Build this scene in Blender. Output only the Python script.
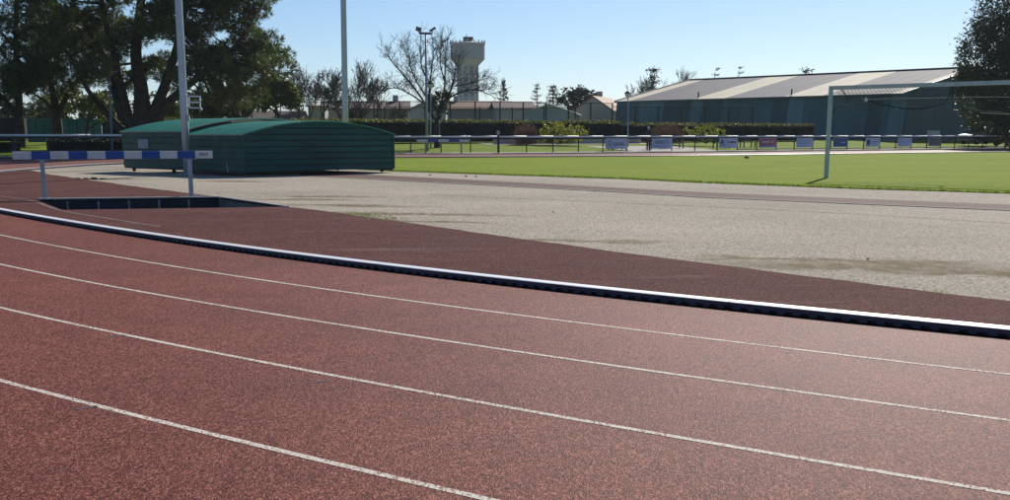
import bpy, bmesh, math, random
import numpy as np
from mathutils import Vector, Matrix, noise as mnoise

random.seed(7)
RNG = np.random.default_rng(11)
R = math.radians
scene = bpy.context.scene
for o in list(bpy.data.objects):
    bpy.data.objects.remove(o)
C = scene.collection

# ------------------------------------------------------------------ camera
F, HOR, EYE, PCY, PCX = 1280.0, 134.5, 1.24, 440.0, 505.0     # photo pixels (1010 x 500) and metres
PITCH = math.atan((PCY - HOR) / F)
cam_d = bpy.data.cameras.new('camera')
cam = bpy.data.objects.new('camera', cam_d)
C.objects.link(cam)
cam.location = (0, 0, EYE)
cam.rotation_euler = (math.pi / 2 - PITCH, 0, 0)
cam_d.sensor_width = 36
cam_d.lens = 36 * F / 1010
cam_d.shift_y = (PCY - 250) / 1010
cam_d.clip_start = 0.05
cam_d.clip_end = 6000
scene.camera = cam

# ------------------------------------------------------------------ sky, sun, exposure
SUN_AZ, SUN_EL = R(19.5), R(28)        # azimuth to the right of +Y
w = bpy.data.worlds.new('World')
scene.world = w
w.use_nodes = True
nt = w.node_tree
bg = nt.nodes['Background']
sky = nt.nodes.new('ShaderNodeTexSky')
sky.sky_type = 'NISHITA'
sky.sun_disc = False
sky.sun_elevation = SUN_EL
sky.sun_rotation = SUN_AZ
sky.altitude = 0
sky.air_density = 0.78
sky.dust_density = 0.2
sky.ozone_density = 5.5
nt.links.new(sky.outputs[0], bg.inputs[0])
bg.inputs[1].default_value = 0.074
sd = bpy.data.lights.new('sun', 'SUN')
sd.energy = 4.6
sd.angle = R(0.5)
sd.color = (1.0, 0.94, 0.85)
sun = bpy.data.objects.new('sun', sd)
C.objects.link(sun)
dv = Vector((math.sin(SUN_AZ) * math.cos(SUN_EL), math.cos(SUN_AZ) * math.cos(SUN_EL), math.sin(SUN_EL)))
sun.rotation_euler = dv.to_track_quat('Z', 'Y').to_euler()
sun.location = (20, 60, 40)
scene.view_settings.view_transform = 'Standard'
scene.view_settings.look = 'None'
scene.view_settings.exposure = 0.3
scene.view_settings.gamma = 1
scene.view_settings.use_curve_mapping = False
scene.render.engine = 'CYCLES'
scene.cycles.max_bounces = 6
scene.cycles.transparent_max_bounces = 24

# ------------------------------------------------------------------ pixel helpers
cP, sP = math.cos(PITCH), math.sin(PITCH)
def ray(px, py):
    u = (px - PCX) / F; v = (PCY - py) / F
    return Vector((u, cP + v * sP, -sP + v * cP))
def G(px, py, z=0.0):
    r = ray(px, py); k = (z - EYE) / r.z
    return Vector((r.x * k, r.y * k, z))
def A(px, py, Y):
    r = ray(px, py); k = Y / r.y
    return Vector((r.x * k, Y, EYE + r.z * k))
def lerp_tab(tab, x):
    xs = [t[0] for t in tab]; ys = [t[1] for t in tab]
    if x <= xs[0]:
        return ys[0] + (x - xs[0]) * (ys[1] - ys[0]) / (xs[1] - xs[0])
    if x >= xs[-1]:
        return ys[-1] + (x - xs[-1]) * (ys[-1] - ys[-2]) / (xs[-1] - xs[-2])
    return float(np.interp(x, xs, ys))

# ------------------------------------------------------------------ materials
def newmat(name):
    m = bpy.data.materials.new(name); m.use_nodes = True
    n = m.node_tree.nodes; n.clear()
    out = n.new('ShaderNodeOutputMaterial'); b = n.new('ShaderNodeBsdfPrincipled')
    m.node_tree.links.new(b.outputs[0], out.inputs[0])
    return m, n, m.node_tree.links, b, out
def noise_node(n, l, scale, detail=3, rough=.55, coord=None, stretch=None):
    if coord is None:
        tc = n.new('ShaderNodeTexCoord'); coord = tc.outputs['Object']
    if stretch:
        mp = n.new('ShaderNodeMapping'); mp.inputs['Scale'].default_value = stretch
        l.new(coord, mp.inputs[0]); coord = mp.outputs[0]
    t = n.new('ShaderNodeTexNoise'); t.inputs['Scale'].default_value = scale
    t.inputs['Detail'].default_value = detail; t.inputs['Roughness'].default_value = rough
    l.new(coord, t.inputs['Vector'])
    return t.outputs['Fac']
def ramp(n, l, fac, stops):
    r = n.new('ShaderNodeValToRGB'); e = r.color_ramp.elements
    while len(e) < len(stops): e.new(.5)
    for i, (p, c) in enumerate(stops):
        e[i].position = p
        e[i].color = (c, c, c, 1) if isinstance(c, (int, float)) else (*c, 1)
    l.new(fac, r.inputs[0])
    return r.outputs[0]
def mix(n, l, fac, a, b, mode='MIX'):
    m = n.new('ShaderNodeMix'); m.data_type = 'RGBA'; m.blend_type = mode
    for sock, v in ((m.inputs[0], fac), (m.inputs[6], a), (m.inputs[7], b)):
        if isinstance(v, (int, float)): sock.default_value = v
        elif isinstance(v, tuple): sock.default_value = (*v, 1)
        else: l.new(v, sock)
    return m.outputs[2]
def math_n(n, l, op, a, b=None, c=None):
    m = n.new('ShaderNodeMath'); m.operation = op
    for i, v in enumerate((a, b, c)):
        if v is None: continue
        if isinstance(v, (int, float)): m.inputs[i].default_value = v
        else: l.new(v, m.inputs[i])
    return m.outputs[0]
def bump(n, l, b, h, strength, dist=.01):
    bp = n.new('ShaderNodeBump'); bp.inputs['Strength'].default_value = strength
    bp.inputs['Distance'].default_value = dist
    l.new(h, bp.inputs['Height']); l.new(bp.outputs[0], b.inputs['Normal'])
MATS = {}
def mat(name, col, rough=.6, var=.18, scale=3.0, metal=0.0, bmp=0.0, bscale=40, spec=.4, fine=0.0, streak=None):
    if name in MATS: return MATS[name]
    m, n, l, b, out = newmat(name)
    f = noise_node(n, l, scale, 4, stretch=streak)
    lo = tuple(c * (1 - var) for c in col); hi = tuple(min(1, c * (1 + var)) for c in col)
    c = ramp(n, l, f, [(.3, lo), (.7, hi)])
    if fine:
        f2 = noise_node(n, l, bscale, 2)
        c = mix(n, l, 1.0, c, ramp(n, l, f2, [(.3, 1 - fine), (.7, 1.0)]), 'MULTIPLY')
    l.new(c, b.inputs['Base Color'])
    b.inputs['Roughness'].default_value = rough; b.inputs['Metallic'].default_value = metal
    b.inputs['Specular IOR Level'].default_value = spec
    if bmp: bump(n, l, b, noise_node(n, l, bscale, 3), bmp)
    MATS[name] = m
    return m
def leafmat(name, dark, light, trans=.3, scale=1.2):
    if name in MATS: return MATS[name]
    m, n, l, b, out = newmat(name)
    g = n.new('ShaderNodeNewGeometry')
    f = noise_node(n, l, scale, 3)
    s = math_n(n, l, 'ADD', math_n(n, l, 'MULTIPLY', g.outputs['Random Per Island'], .55), math_n(n, l, 'MULTIPLY', f, .55))
    c = ramp(n, l, s, [(.2, dark), (.85, light)])
    l.new(c, b.inputs['Base Color']); b.inputs['Roughness'].default_value = .55
    b.inputs['Specular IOR Level'].default_value = .35
    t = n.new('ShaderNodeBsdfTranslucent')
    l.new(mix(n, l, 1.0, c, (1.25, 1.3, .7), 'MULTIPLY'), t.inputs[0])
    ms = n.new('ShaderNodeMixShader'); ms.inputs[0].default_value = trans
    l.new(b.outputs[0], ms.inputs[1]); l.new(t.outputs[0], ms.inputs[2]); l.new(ms.outputs[0], out.inputs[0])
    MATS[name] = m
    return m
def rubber(name, base, light, dark, rough=.5, big=.25, spec=.5, streaks=False, fine=1.0, sheen=.0):
    """granulated running surface: coloured rubber crumbs with pale and dark ones between"""
    m, n, l, b, out = newmat(name)
    tc = n.new('ShaderNodeTexCoord')
    mp = n.new('ShaderNodeMapping'); mp.inputs['Scale'].default_value = (1, .42, 1); l.new(tc.outputs['Object'], mp.inputs[0])
    def crumbs(sc):
        v = n.new('ShaderNodeTexVoronoi'); v.inputs['Scale'].default_value = sc; l.new(mp.outputs[0], v.inputs['Vector'])
        sp_ = n.new('ShaderNodeSeparateColor'); l.new(v.outputs['Color'], sp_.inputs[0]); return v, sp_
    v, sep = crumbs(225); v2, sep2 = crumbs(110)
    fn = noise_node(n, l, 150, 2, .7, mp.outputs[0])
    s = math_n(n, l, 'ADD', math_n(n, l, 'ADD', math_n(n, l, 'MULTIPLY', sep.outputs[0], .55), math_n(n, l, 'MULTIPLY', sep2.outputs[1], .30)), math_n(n, l, 'MULTIPLY', fn, .15))
    mid = base
    c = ramp(n, l, s, [(.22, tuple(a * (1 - fine) + d * fine for a, d in zip(base, dark))), (.44, mid), (.58, mid),
                       (.78, tuple(a * (1 - fine) + d * fine for a, d in zip(base, light)))])
    f1 = noise_node(n, l, .35, 4, .6); f2 = noise_node(n, l, 2.3, 4, .6)
    c = mix(n, l, 1.0, c, ramp(n, l, f1, [(.3, 1 - big), (.7, 1.0)]), 'MULTIPLY')
    c = mix(n, l, 1.0, c, ramp(n, l, f2, [(.3, 1 - big * .6), (.65, 1.0)]), 'MULTIPLY')
    if streaks:
        f3 = noise_node(n, l, 1.0, 5, .65, stretch=(.5, 2.2, 1))
        c = mix(n, l, math_n(n, l, 'MULTIPLY', ramp(n, l, f3, [(.56, 0.), (.74, 1.)]), .4), c, (.30, .24, .22))
    l.new(c, b.inputs['Base Color'])
    b.inputs['Roughness'].default_value = rough; b.inputs['Specular IOR Level'].default_value = spec
    b.inputs['Sheen Weight'].default_value = sheen; b.inputs['Sheen Roughness'].default_value = .35; b.inputs['Sheen Tint'].default_value = (1, .86, .8, 1)
    h = math_n(n, l, 'ADD', v.outputs['Distance'], fn)
    bump(n, l, b, h, .55, .004)
    return m
M_track = rubber('track_rubber', (.225, .052, .036), (.54, .22, .155), (.045, .013, .010), .62, .30, .03, sheen=.05)
M_apron = rubber('maroon_rubber', (.130, .049, .045), (.36, .20, .18), (.04, .02, .018), .9, .22, .015, True, .8)
M_run = rubber('runway_rubber', (.135, .07, .066), (.3, .2, .19), (.06, .03, .03), .85, .2, .06)
def worn_paint(name, col, under, amount):
    m, n, l, b, out = newmat(name)
    tc = n.new('ShaderNodeTexCoord')
    mp = n.new('ShaderNodeMapping'); mp.inputs['Scale'].default_value = (1, .42, 1); l.new(tc.outputs['Object'], mp.inputs[0])
    v = n.new('ShaderNodeTexVoronoi'); v.inputs['Scale'].default_value = 150; l.new(mp.outputs[0], v.inputs['Vector'])
    sp_ = n.new('ShaderNodeSeparateColor'); l.new(v.outputs['Color'], sp_.inputs[0])
    f = math_n(n, l, 'ADD', math_n(n, l, 'MULTIPLY', sp_.outputs[0], .5), math_n(n, l, 'MULTIPLY', noise_node(n, l, 1.7, 4), .5))
    c = mix(n, l, ramp(n, l, f, [(amount, 0.), (amount + .12, 1.)]), under, col)
    c = mix(n, l, 1.0, c, ramp(n, l, sp_.outputs[1], [(.0, .72), (.8, 1.05)]), 'MULTIPLY')
    l.new(c, b.inputs['Base Color']); b.inputs['Roughness'].default_value = .8; b.inputs['Specular IOR Level'].default_value = .08
    return m
M_line = worn_paint('worn_white_line', (.74, .68, .58), (.30, .15, .12), .30)
M_linefar = worn_paint('pale_line', (.7, .66, .6), (.3, .17, .14), .15)
M_oldline = worn_paint('faded_line', (.36, .29, .27), (.13, .07, .068), .46)
M_mark = worn_paint('grey_blue_mark', (.13, .12, .15), (.2, .075, .06), .43)
def gravel():
    m, n, l, b, out = newmat('beige_gravel')
    tc = n.new('ShaderNodeTexCoord')
    gm = n.new('ShaderNodeMapping'); gm.inputs['Scale'].default_value = (1, .4, 1); l.new(tc.outputs['Object'], gm.inputs[0])
    v = n.new('ShaderNodeTexVoronoi'); v.inputs['Scale'].default_value = 66; l.new(gm.outputs[0], v.inputs['Vector'])
    sep = n.new('ShaderNodeSeparateColor'); l.new(v.outputs['Color'], sep.inputs[0])
    fn = noise_node(n, l, 36, 3, .75, gm.outputs[0])
    s = math_n(n, l, 'ADD', math_n(n, l, 'MULTIPLY', sep.outputs[0], .45), math_n(n, l, 'MULTIPLY', fn, .55))
    c = ramp(n, l, s, [(.2, (.16, .138, .105)), (.45, (.40, .35, .28)), (.62, (.50, .44, .35)), (.82, (.74, .67, .55))])
    f1 = noise_node(n, l, .16, 5, .62)
    c = mix(n, l, 1.0, c, ramp(n, l, f1, [(.3, .74), (.6, 1.0)]), 'MULTIPLY')
    f4 = noise_node(n, l, .7, 4, .6)
    c = mix(n, l, math_n(n, l, 'MULTIPLY', ramp(n, l, f4, [(.55, 0.), (.72, 1.)]), .35), c, (.36, .31, .20))
    # damp, dirty hollows with a shape of their own
    d = None
    spots = [(868, 266, 2.0, .42), (905, 262, 1.2, .3), (790, 258, 1.5, .22), (395, 213, 2.6, .30), (350, 205, 2.0, .35), (330, 196, 1.6, .3), (420, 221, 1.4, .2), (590, 240, 1.2, .22),
             (965, 272, 1.0, .25), (84, 178.6, 2.4, .5), (235, 181, 1.6, .5), (300, 199, 1.6, .3)]
    wv = n.new('ShaderNodeVectorMath'); wv.operation = 'ADD'
    nz = n.new('ShaderNodeTexNoise'); nz.inputs['Scale'].default_value = 1.6; nz.inputs['Detail'].default_value = 6; nz.inputs['Roughness'].default_value = .7
    l.new(tc.outputs['Object'], nz.inputs['Vector'])
    sub = n.new('ShaderNodeVectorMath'); sub.operation = 'MULTIPLY_ADD'
    l.new(nz.outputs['Color'], sub.inputs[0]); sub.inputs[1].default_value = (1.6, 1.6, 0); sub.inputs[2].default_value = (-.8, -.8, 0)
    l.new(tc.outputs['Object'], wv.inputs[0]); l.new(sub.outputs[0], wv.inputs[1])
    for (px, py, rx, ry) in spots:
        g = G(px, py)
        mp = n.new('ShaderNodeMapping'); mp.vector_type = 'TEXTURE'
        mp.inputs['Location'].default_value = (g.x, g.y, 0); mp.inputs['Rotation'].default_value = (0, 0, R(-14))
        mp.inputs['Scale'].default_value = (rx, ry * 1.6, 1)
        l.new(wv.outputs[0], mp.inputs[0])
        ln = n.new('ShaderNodeVectorMath'); ln.operation = 'LENGTH'; l.new(mp.outputs[0], ln.inputs[0])
        e = ramp(n, l, ln.outputs['Value'], [(.35, 1.), (1., 0.)])
        d = e if d is None else mix(n, l, 1.0, d, e, 'LIGHTEN')
    f5 = noise_node(n, l, 6, 6, .75, gm.outputs[0])
    d = math_n(n, l, 'MULTIPLY', d, ramp(n, l, f5, [(.32, .3), (.56, 1.0)]))
    c = mix(n, l, d, c, (.17, .125, .068))
    l.new(c, b.inputs['Base Color']); b.inputs['Roughness'].default_value = .95; b.inputs['Specular IOR Level'].default_value = .05
    bump(n, l, b, fn, .5, .012)
    return m
M_gravel = gravel()
def grassmat(name, a, bcol, c3):
    m, n, l, b, out = newmat(name)
    f = noise_node(n, l, .25, 5, .65); f2 = noise_node(n, l, 4, 4, .7); f3 = noise_node(n, l, 38, 2, .7, stretch=(1, .35, 1))
    c = ramp(n, l, f, [(.3, a), (.68, bcol)])
    c = mix(n, l, ramp(n, l, f2, [(.45, 0.), (.75, .45)]), c, c3)
    c = mix(n, l, 1.0, c, ramp(n, l, f3, [(.25, .5), (.7, 1.15)]), 'MULTIPLY')
    f6 = noise_node(n, l, 8, 4, .75, stretch=(1, .3, 1))
    c = mix(n, l, 1.0, c, ramp(n, l, f6, [(.3, .72), (.62, 1.08)]), 'MULTIPLY')
    l.new(c, b.inputs['Base Color']); b.inputs['Roughness'].default_value = .95; b.inputs['Specular IOR Level'].default_value = .04
    bump(n, l, b, f3, .6, .04)
    return m
M_pitch = grassmat('pitch_grass', (.185, .272, .002), (.262, .358, .003), (.32, .345, .008))
M_lawn = grassmat('lawn_grass', (.16, .25, .015), (.23, .32, .02), (.27, .30, .04))
M_rough = grassmat('rough_ground', (.07, .10, .03), (.12, .14, .05), (.16, .15, .08))

M_white = mat('white_paint', (.78, .78, .77), .45, .05, 2)
M_kerb = mat('white_kerb_metal', (.92, .91, .90), .36, .03, 1.5, .0, .08, 80, .6)
M_kerbshade = mat('kerb_shaded_side', (.075, .07, .10), .6, .2, 6, spec=.2)  # shaded face of the same kerb metal, its darkness put into the colour
M_blue = mat('blue_paint', (.018, .075, .33), .45, .12, 6)
M_hwhite = mat('hurdle_white', (.66, .65, .66), .5, .1, 8)
M_steel = mat('galvanised_steel', (.33, .37, .42), .45, .15, 6, .55)
M_polepaint = mat('pale_grey_pole', (.50, .55, .60), .42, .1, 2, .35)
M_darkm = mat('black_metal', (.018, .02, .026), .5, .25, 6)
M_grail = mat('pale_rail', (.88, .88, .90), .5, .05, 2, .0, spec=.6)
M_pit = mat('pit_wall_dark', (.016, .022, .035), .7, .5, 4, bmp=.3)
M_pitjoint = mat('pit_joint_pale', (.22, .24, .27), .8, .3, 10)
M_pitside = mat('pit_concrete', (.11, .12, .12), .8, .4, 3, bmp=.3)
M_teal = mat('green_board', (.013, .086, .080), .5, .22, 1.2, spec=.35, streak=(.6, .6, 3))
M_teal2 = mat('green_board_paler', (.028, .098, .080), .55, .28, 1.6, spec=.35)  # slightly paler green for the left wall boards
M_roofg = mat('green_corrugated', (.028, .25, .15), .36, .22, 1.6, spec=.5)
M_trim = mat('pale_trim', (.45, .45, .40), .5, .15, 4)
M_tyre = mat('rubber_tyre', (.02, .02, .022), .8, .2, 10)
M_bark = mat('pine_bark', (.05, .038, .032), .9, .4, 3, bmp=.8, bscale=8)
M_bark2 = mat('bare_bark', (.045, .038, .036), .9, .3, 3)
M_bark3 = mat('pale_bark', (.085, .075, .07), .9, .3, 3)
M_conc = mat('tower_concrete', (.60, .545, .50), .85, .14, .35, bmp=.2, bscale=2, streak=(1, 1, .25))
M_conc2 = mat('tower_pale_concrete', (.84, .77, .63), .85, .1, .4)
M_pave = mat('pale_paving', (.50, .46, .42), .9, .12, .7, spec=.05, fine=.2)
M_wallw = mat('white_render', (.62, .60, .55), .8, .08, .5)
M_wallb = mat('beige_render', (.46, .41, .34), .8, .1, .5)
M_wallg = mat('grey_cladding', (.58, .60, .60), .6, .1, .4)
M_tile = mat('terracotta_roof', (.27, .135, .085), .8, .25, 1.2)
M_tiled = mat('dark_red_roof', (.15, .085, .075), .8, .25, 1.0)
M_glass = mat('dark_window', (.03, .035, .04), .15, .1, 1)
M_hall_a = mat('hall_dark_panel', (.016, .075, .092), .5, .26, .5, streak=(1.2, 1.2, .25))
M_hall_b = mat('hall_mid_panel', (.042, .135, .155), .5, .26, .5, streak=(1.2, 1.2, .25))
M_hall_c = mat('hall_light_panel', (.095, .21, .23), .5, .24, .5, streak=(1.2, 1.2, .25))
M_hroof = mat('hall_grey_roof', (.138, .143, .170), .8, .14, .25, spec=.1, fine=.25, bscale=3)
M_hlight = mat('hall_translucent_sheet', (.74, .66, .50), .8, .1, .4, spec=.1, fine=.12, bscale=3)
M_wind = mat('green_windbreak', (.02, .13, .10), .7, .25, .7)
M_dirt = mat('dark_dirt', (.085, .065, .045), .9, .3, 5)
M_twig = mat('brown_twigs', (.27, .14, .09), .8, .3, 2)

L_pine = leafmat('pine_needles', (.014, .031, .026), (.13, .16, .048), .32)
L_pine2 = leafmat('pine_needles_dark', (.013, .029, .026), (.095, .125, .045), .3)
L_oak = leafmat('evergreen_leaves', (.012, .026, .014), (.07, .09, .035), .25)
L_olive = leafmat('olive_leaves', (.025, .042, .018), (.17, .19, .055), .35)
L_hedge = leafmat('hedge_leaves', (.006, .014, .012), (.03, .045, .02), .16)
L_hedgetop = leafmat('hedge_top_leaves', (.05, .06, .018), (.20, .20, .06), .4)  # paler, yellower leaves for the hedge tops
L_yellow = leafmat('yellow_green_leaves', (.07, .085, .012), (.36, .36, .04), .4)
L_far = leafmat('far_conifer', (.016, .032, .03), (.05, .07, .05), .2)
L_weed = leafmat('weed_leaves', (.05, .10, .02), (.16, .22, .04), .4)

# ------------------------------------------------------------------ object helpers
def wloc(o):
    v = Vector((0, 0, 0))
    while o is not None:
        v += o.location; o = o.parent
    return v
def tag(o, label=None, cat=None, group=None, kind=None):
    if label: o['label'] = label
    if cat: o['category'] = cat
    if group: o['group'] = group
    if kind: o['kind'] = kind
    return o
def thing(name, loc, label, cat, group=None):
    o = bpy.data.objects.new(name, None); C.objects.link(o)
    o.location = loc; o.empty_display_size = .2
    return tag(o, label, cat, group)
def link_mesh(name, me, parent=None, loc=(0, 0, 0), rz=0.0):
    o = bpy.data.objects.new(name, me); C.objects.link(o)
    o.location = loc; o.rotation_euler.z = rz
    if parent: o.parent = parent
    return o
class MB:
    def __init__(s): s.v = []; s.f = []
    def add(s, vs, fs):
        k = len(s.v); s.v += [tuple(a) for a in vs]; s.f += [tuple(i + k for i in f) for f in fs]; return s
    def hexa(s, c):     # 8 corners: bottom 4 ccw, top 4 ccw
        return s.add(c, [(3, 2, 1, 0), (4, 5, 6, 7), (0, 1, 5, 4), (1, 2, 6, 5), (2, 3, 7, 6), (3, 0, 4, 7)])
    def box(s, c, size, rz=0.0, m=None):
        x, y, z = [a / 2 for a in size]; co, si = math.cos(rz), math.sin(rz); c = Vector(c)
        pts = [(-x, -y, -z), (x, -y, -z), (x, y, -z), (-x, y, -z), (-x, -y, z), (x, -y, z), (x, y, z), (-x, y, z)]
        if m is not None: return s.hexa([c + m @ Vector(p) for p in pts])
        return s.hexa([(c.x + p[0] * co - p[1] * si, c.y + p[0] * si + p[1] * co, c.z + p[2]) for p in pts])
    def bar(s, a, b, wd, hg, up=(0, 0, 1)):
        a, b = Vector(a), Vector(b); d = (b - a).normalized(); sd = d.cross(Vector(up))
        if sd.length < 1e-4: sd = d.cross(Vector((1, 0, 0)))
        sd.normalize(); u = sd.cross(d); sx = sd * wd / 2; uz = u * hg / 2
        return s.hexa([a - sx - uz, a + sx - uz, b + sx - uz, b - sx - uz, a - sx + uz, a + sx + uz, b + sx + uz, b - sx + uz])
    def tube(s, pts, rad, n=8, cap=True):
        pts = [Vector(p) for p in pts]
        if isinstance(rad, (int, float)): rad = [rad] * len(pts)
        k = len(s.v); prev = None
        for i, p in enumerate(pts):
            d = (pts[min(i + 1, len(pts) - 1)] - pts[max(i - 1, 0)])
            d = d.normalized() if d.length > 1e-9 else Vector((0, 0, 1))
            if prev is None:
                a = d.orthogonal().normalized()
            else:
                a = prev - d * prev.dot(d); a = a.normalized() if a.length > 1e-6 else d.orthogonal().normalized()
            prev = a; bb = d.cross(a)
            for j in range(n):
                t = 2 * math.pi * j / n
                s.v.append(tuple(p + (a * math.cos(t) + bb * math.sin(t)) * rad[i]))
        for i in range(len(pts) - 1):
            for j in range(n):
                q = (j + 1) % n
                s.f.append((k + i * n + j, k + i * n + q, k + (i + 1) * n + q, k + (i + 1) * n + j))
        if cap:
            s.f.append(tuple(k + j for j in range(n))[::-1]); e = k + (len(pts) - 1) * n
            s.f.append(tuple(e + j for j in range(n)))
        return s
    def lathe(s, c, prof, n=24):
        k = len(s.v); c = Vector(c)
        for (r, z) in prof:
            for j in range(n):
                t = 2 * math.pi * j / n; s.v.append((c.x + r * math.cos(t), c.y + r * math.sin(t), c.z + z))
        for i in range(len(prof) - 1):
            for j in range(n):
                q = (j + 1) % n; s.f.append((k + i * n + j, k + i * n + q, k + (i + 1) * n + q, k + (i + 1) * n + j))
        return s
    def mesh(s, name, m, off=(0, 0, 0), smooth=False):
        me = bpy.data.meshes.new(name); ox, oy, oz = off
        me.from_pydata([(a[0] - ox, a[1] - oy, a[2] - oz) for a in s.v], [], s.f)
        me.materials.append(m)
        if smooth:
            me.polygons.foreach_set('use_smooth', [True] * len(me.polygons))
        me.update(); return me
    def build(s, name, m, parent=None, smooth=False, recalc=False):
        off = wloc(parent) if parent else (0, 0, 0)
        me = s.mesh(name, m, off, smooth)
        if recalc:
            bm = bmesh.new(); bm.from_mesh(me); bmesh.ops.recalc_face_normals(bm, faces=bm.faces); bm.to_mesh(me); bm.free()
        return link_mesh(name, me, parent)
def arr_mesh(name, verts, n_per, m, off=(0, 0, 0)):
    """verts (N*n_per,3) as N separate polygons"""
    v = np.asarray(verts, dtype=np.float32).reshape(-1, 3) - np.array(off, dtype=np.float32)
    N = len(v) // n_per
    me = bpy.data.meshes.new(name)
    me.vertices.add(len(v)); me.vertices.foreach_set('co', v.ravel())
    me.loops.add(len(v)); me.loops.foreach_set('vertex_index', np.arange(len(v), dtype=np.int32))
    me.polygons.add(N); me.polygons.foreach_set('loop_start', np.arange(0, len(v), n_per, dtype=np.int32))
    me.materials.append(m); me.update(calc_edges=True); me.validate()
    return me
def sheet(name, outer, m, holes=(), kind='structure', parent=None, z=None):
    bm = bmesh.new(); edges = []
    for loop in [outer] + list(holes):
        vs = [bm.verts.new((p[0], p[1], p[2] if z is None else z)) for p in loop]
        for i in range(len(vs)): edges.append(bm.edges.new((vs[i], vs[(i + 1) % len(vs)])))
    bmesh.ops.triangle_fill(bm, use_beauty=True, use_dissolve=False, edges=edges)
    for f in bm.faces:
        f.normal_update()
        if f.normal.z < 0: f.normal_flip()
    me = bpy.data.meshes.new(name); bm.to_mesh(me); bm.free(); me.materials.append(m)
    o = link_mesh(name, me, parent)
    if kind and not parent: tag(o, kind=kind)
    return o
def strip(mb, pts, w0, w1, z0, z1=None, close=False):
    """flat ribbon between two offset curves (lists of 2d points)"""
    pass
def catmull(pts, per=8):
    P = [Vector(p) for p in pts]; P = [P[0] * 2 - P[1]] + P + [P[-1] * 2 - P[-2]]; out = []
    for i in range(1, len(P) - 2):
        a, b, c, d = P[i - 1], P[i], P[i + 1], P[i + 2]
        for k in range(per):
            t = k / per
            out.append(.5 * (2 * b + (c - a) * t + (2 * a - 5 * b + 4 * c - d) * t * t + (3 * b - a - 3 * c + d) * t ** 3))
    out.append(P[-2]); return out
def text_mesh(name, s, size, m, parent, mat4):
    cu = bpy.data.curves.new(name, 'FONT'); cu.body = s; cu.size = size; cu.align_x = 'CENTER'; cu.align_y = 'CENTER'; cu.extrude = .002
    t = bpy.data.objects.new('tmp', cu); C.objects.link(t)
    bpy.context.view_layer.update()
    me = bpy.data.meshes.new_from_object(t.evaluated_get(bpy.context.evaluated_depsgraph_get()))
    bpy.data.objects.remove(t); me.transform(mat4); me.transform(Matrix.Translation(-wloc(parent)))
    me.materials.clear(); me.materials.append(m); me.name = name
    return link_mesh(name, me, parent)

# ------------------------------------------------------------------ kerb curve (inner edge of the running track)
kp_px = np.array([(0, 214), (100, 233), (200, 248), (300, 262.5), (400, 275), (610, 299), (700, 309.5), (1010, 341)])
cf = np.polyfit(kp_px[:, 0], kp_px[:, 1], 3)
near = [G(x, float(np.polyval(cf, x)) - 1.2) for x in (1010, 850, 700, 550, 400, 300, 200, 100, 0)]
d0 = (near[0] - near[1]).normalized()
start = []
ang = math.atan2(d0.y, d0.x); p = near[0].copy()
for i in range(6):
    ang += .06; p = p + Vector((math.cos(ang), math.sin(ang), 0)) * 3; start.insert(0, p.copy())
mid = [Vector((-13.6, 29.5, 0)), Vector((-16.2, 37, 0)), G(0, 172.3), G(40, 168.7), G(80, 165.8), G(133, 163.2)]
far = [Vector((-13.6, 64.6, 0)), Vector((-10.3, 68.8, 0)), Vector((-6, 71.6, 0)), Vector((6.6, 75.6, 0)), Vector((20.2, 84.0, 0)), Vector((37.3, 95.8, 0)), Vector((60, 112, 0)), Vector((90, 133, 0))]
KERB = catmull(start + near + mid + far, 10)
def resample(P, step):
    a = np.array([(p.x, p.y) for p in P]); s_ = np.concatenate([[0], np.cumsum(np.hypot(*np.diff(a, axis=0).T))])
    n = int(s_[-1] / step); t = np.linspace(0, s_[-1], n)
    return np.stack([np.interp(t, s_, a[:, 0]), np.interp(t, s_, a[:, 1])], 1)
ka = resample(KERB, .5)
for _ in range(60):
    ka[1:-1] = .25 * ka[:-2] + .5 * ka[1:-1] + .25 * ka[2:]
KERB = [Vector((x, y, 0)) for x, y in ka]
def kerb_i(q): return int(np.hypot(ka[:, 0] - q.x, ka[:, 1] - q.y).argmin())
I_NEAR = kerb_i(Vector((-13.6, 29.5, 0)))
CEN = Vector((38, 50, 0))
KN = []
for i, p in enumerate(KERB):
    d = (KERB[min(i + 1, len(KERB) - 1)] - KERB[max(i - 1, 0)]).normalized()
    nn = Vector((d.y, -d.x, 0))
    if nn.dot(p - CEN) < 0: nn = -nn
    KN.append(nn)
KA = np.array([(p.x, p.y) for p in KERB])
S = np.concatenate([[0], np.cumsum(np.hypot(*np.diff(KA, axis=0).T))])
lane_px = {1: [(0, 235.2), (300, 284.8), (400, 299.2), (610, 326.8), (700, 338), (1010, 374.8)],
           2: [(0, 264.8), (300, 317.2), (400, 333.2), (610, 364.4), (700, 377.2), (850, 399.2), (1010, 422)],
           3: [(0, 308), (300, 368.8), (400, 386.8), (472, 400), (1010, 495)],
           4: [(0, 381.2), (200, 429), (400, 480), (487, 500)]}
def nearest(q):
    d = np.hypot(KA[:, 0] - q.x, KA[:, 1] - q.y); i = int(d.argmin()); return S[i], float(d[i])
lane_fit = {}
for k, pts in lane_px.items():
    sd_ = [nearest(G(*q)) for q in pts]
    sa = np.array([a for a, b in sd_]); da = np.array([b for a, b in sd_])
    lane_fit[k] = (np.polyfit(sa, da, 1), sa.min(), sa.max())
def lane_off(k, s):
    base = 1.22 * k
    if k in lane_fit:
        (c, lo, hi) = lane_fit[k]
        v = float(np.polyval(c, min(max(s, lo), hi)))
        t = min(max((s - hi) / 15, 0), 1)
        return v * (1 - t) + base * t
    return base
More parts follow.
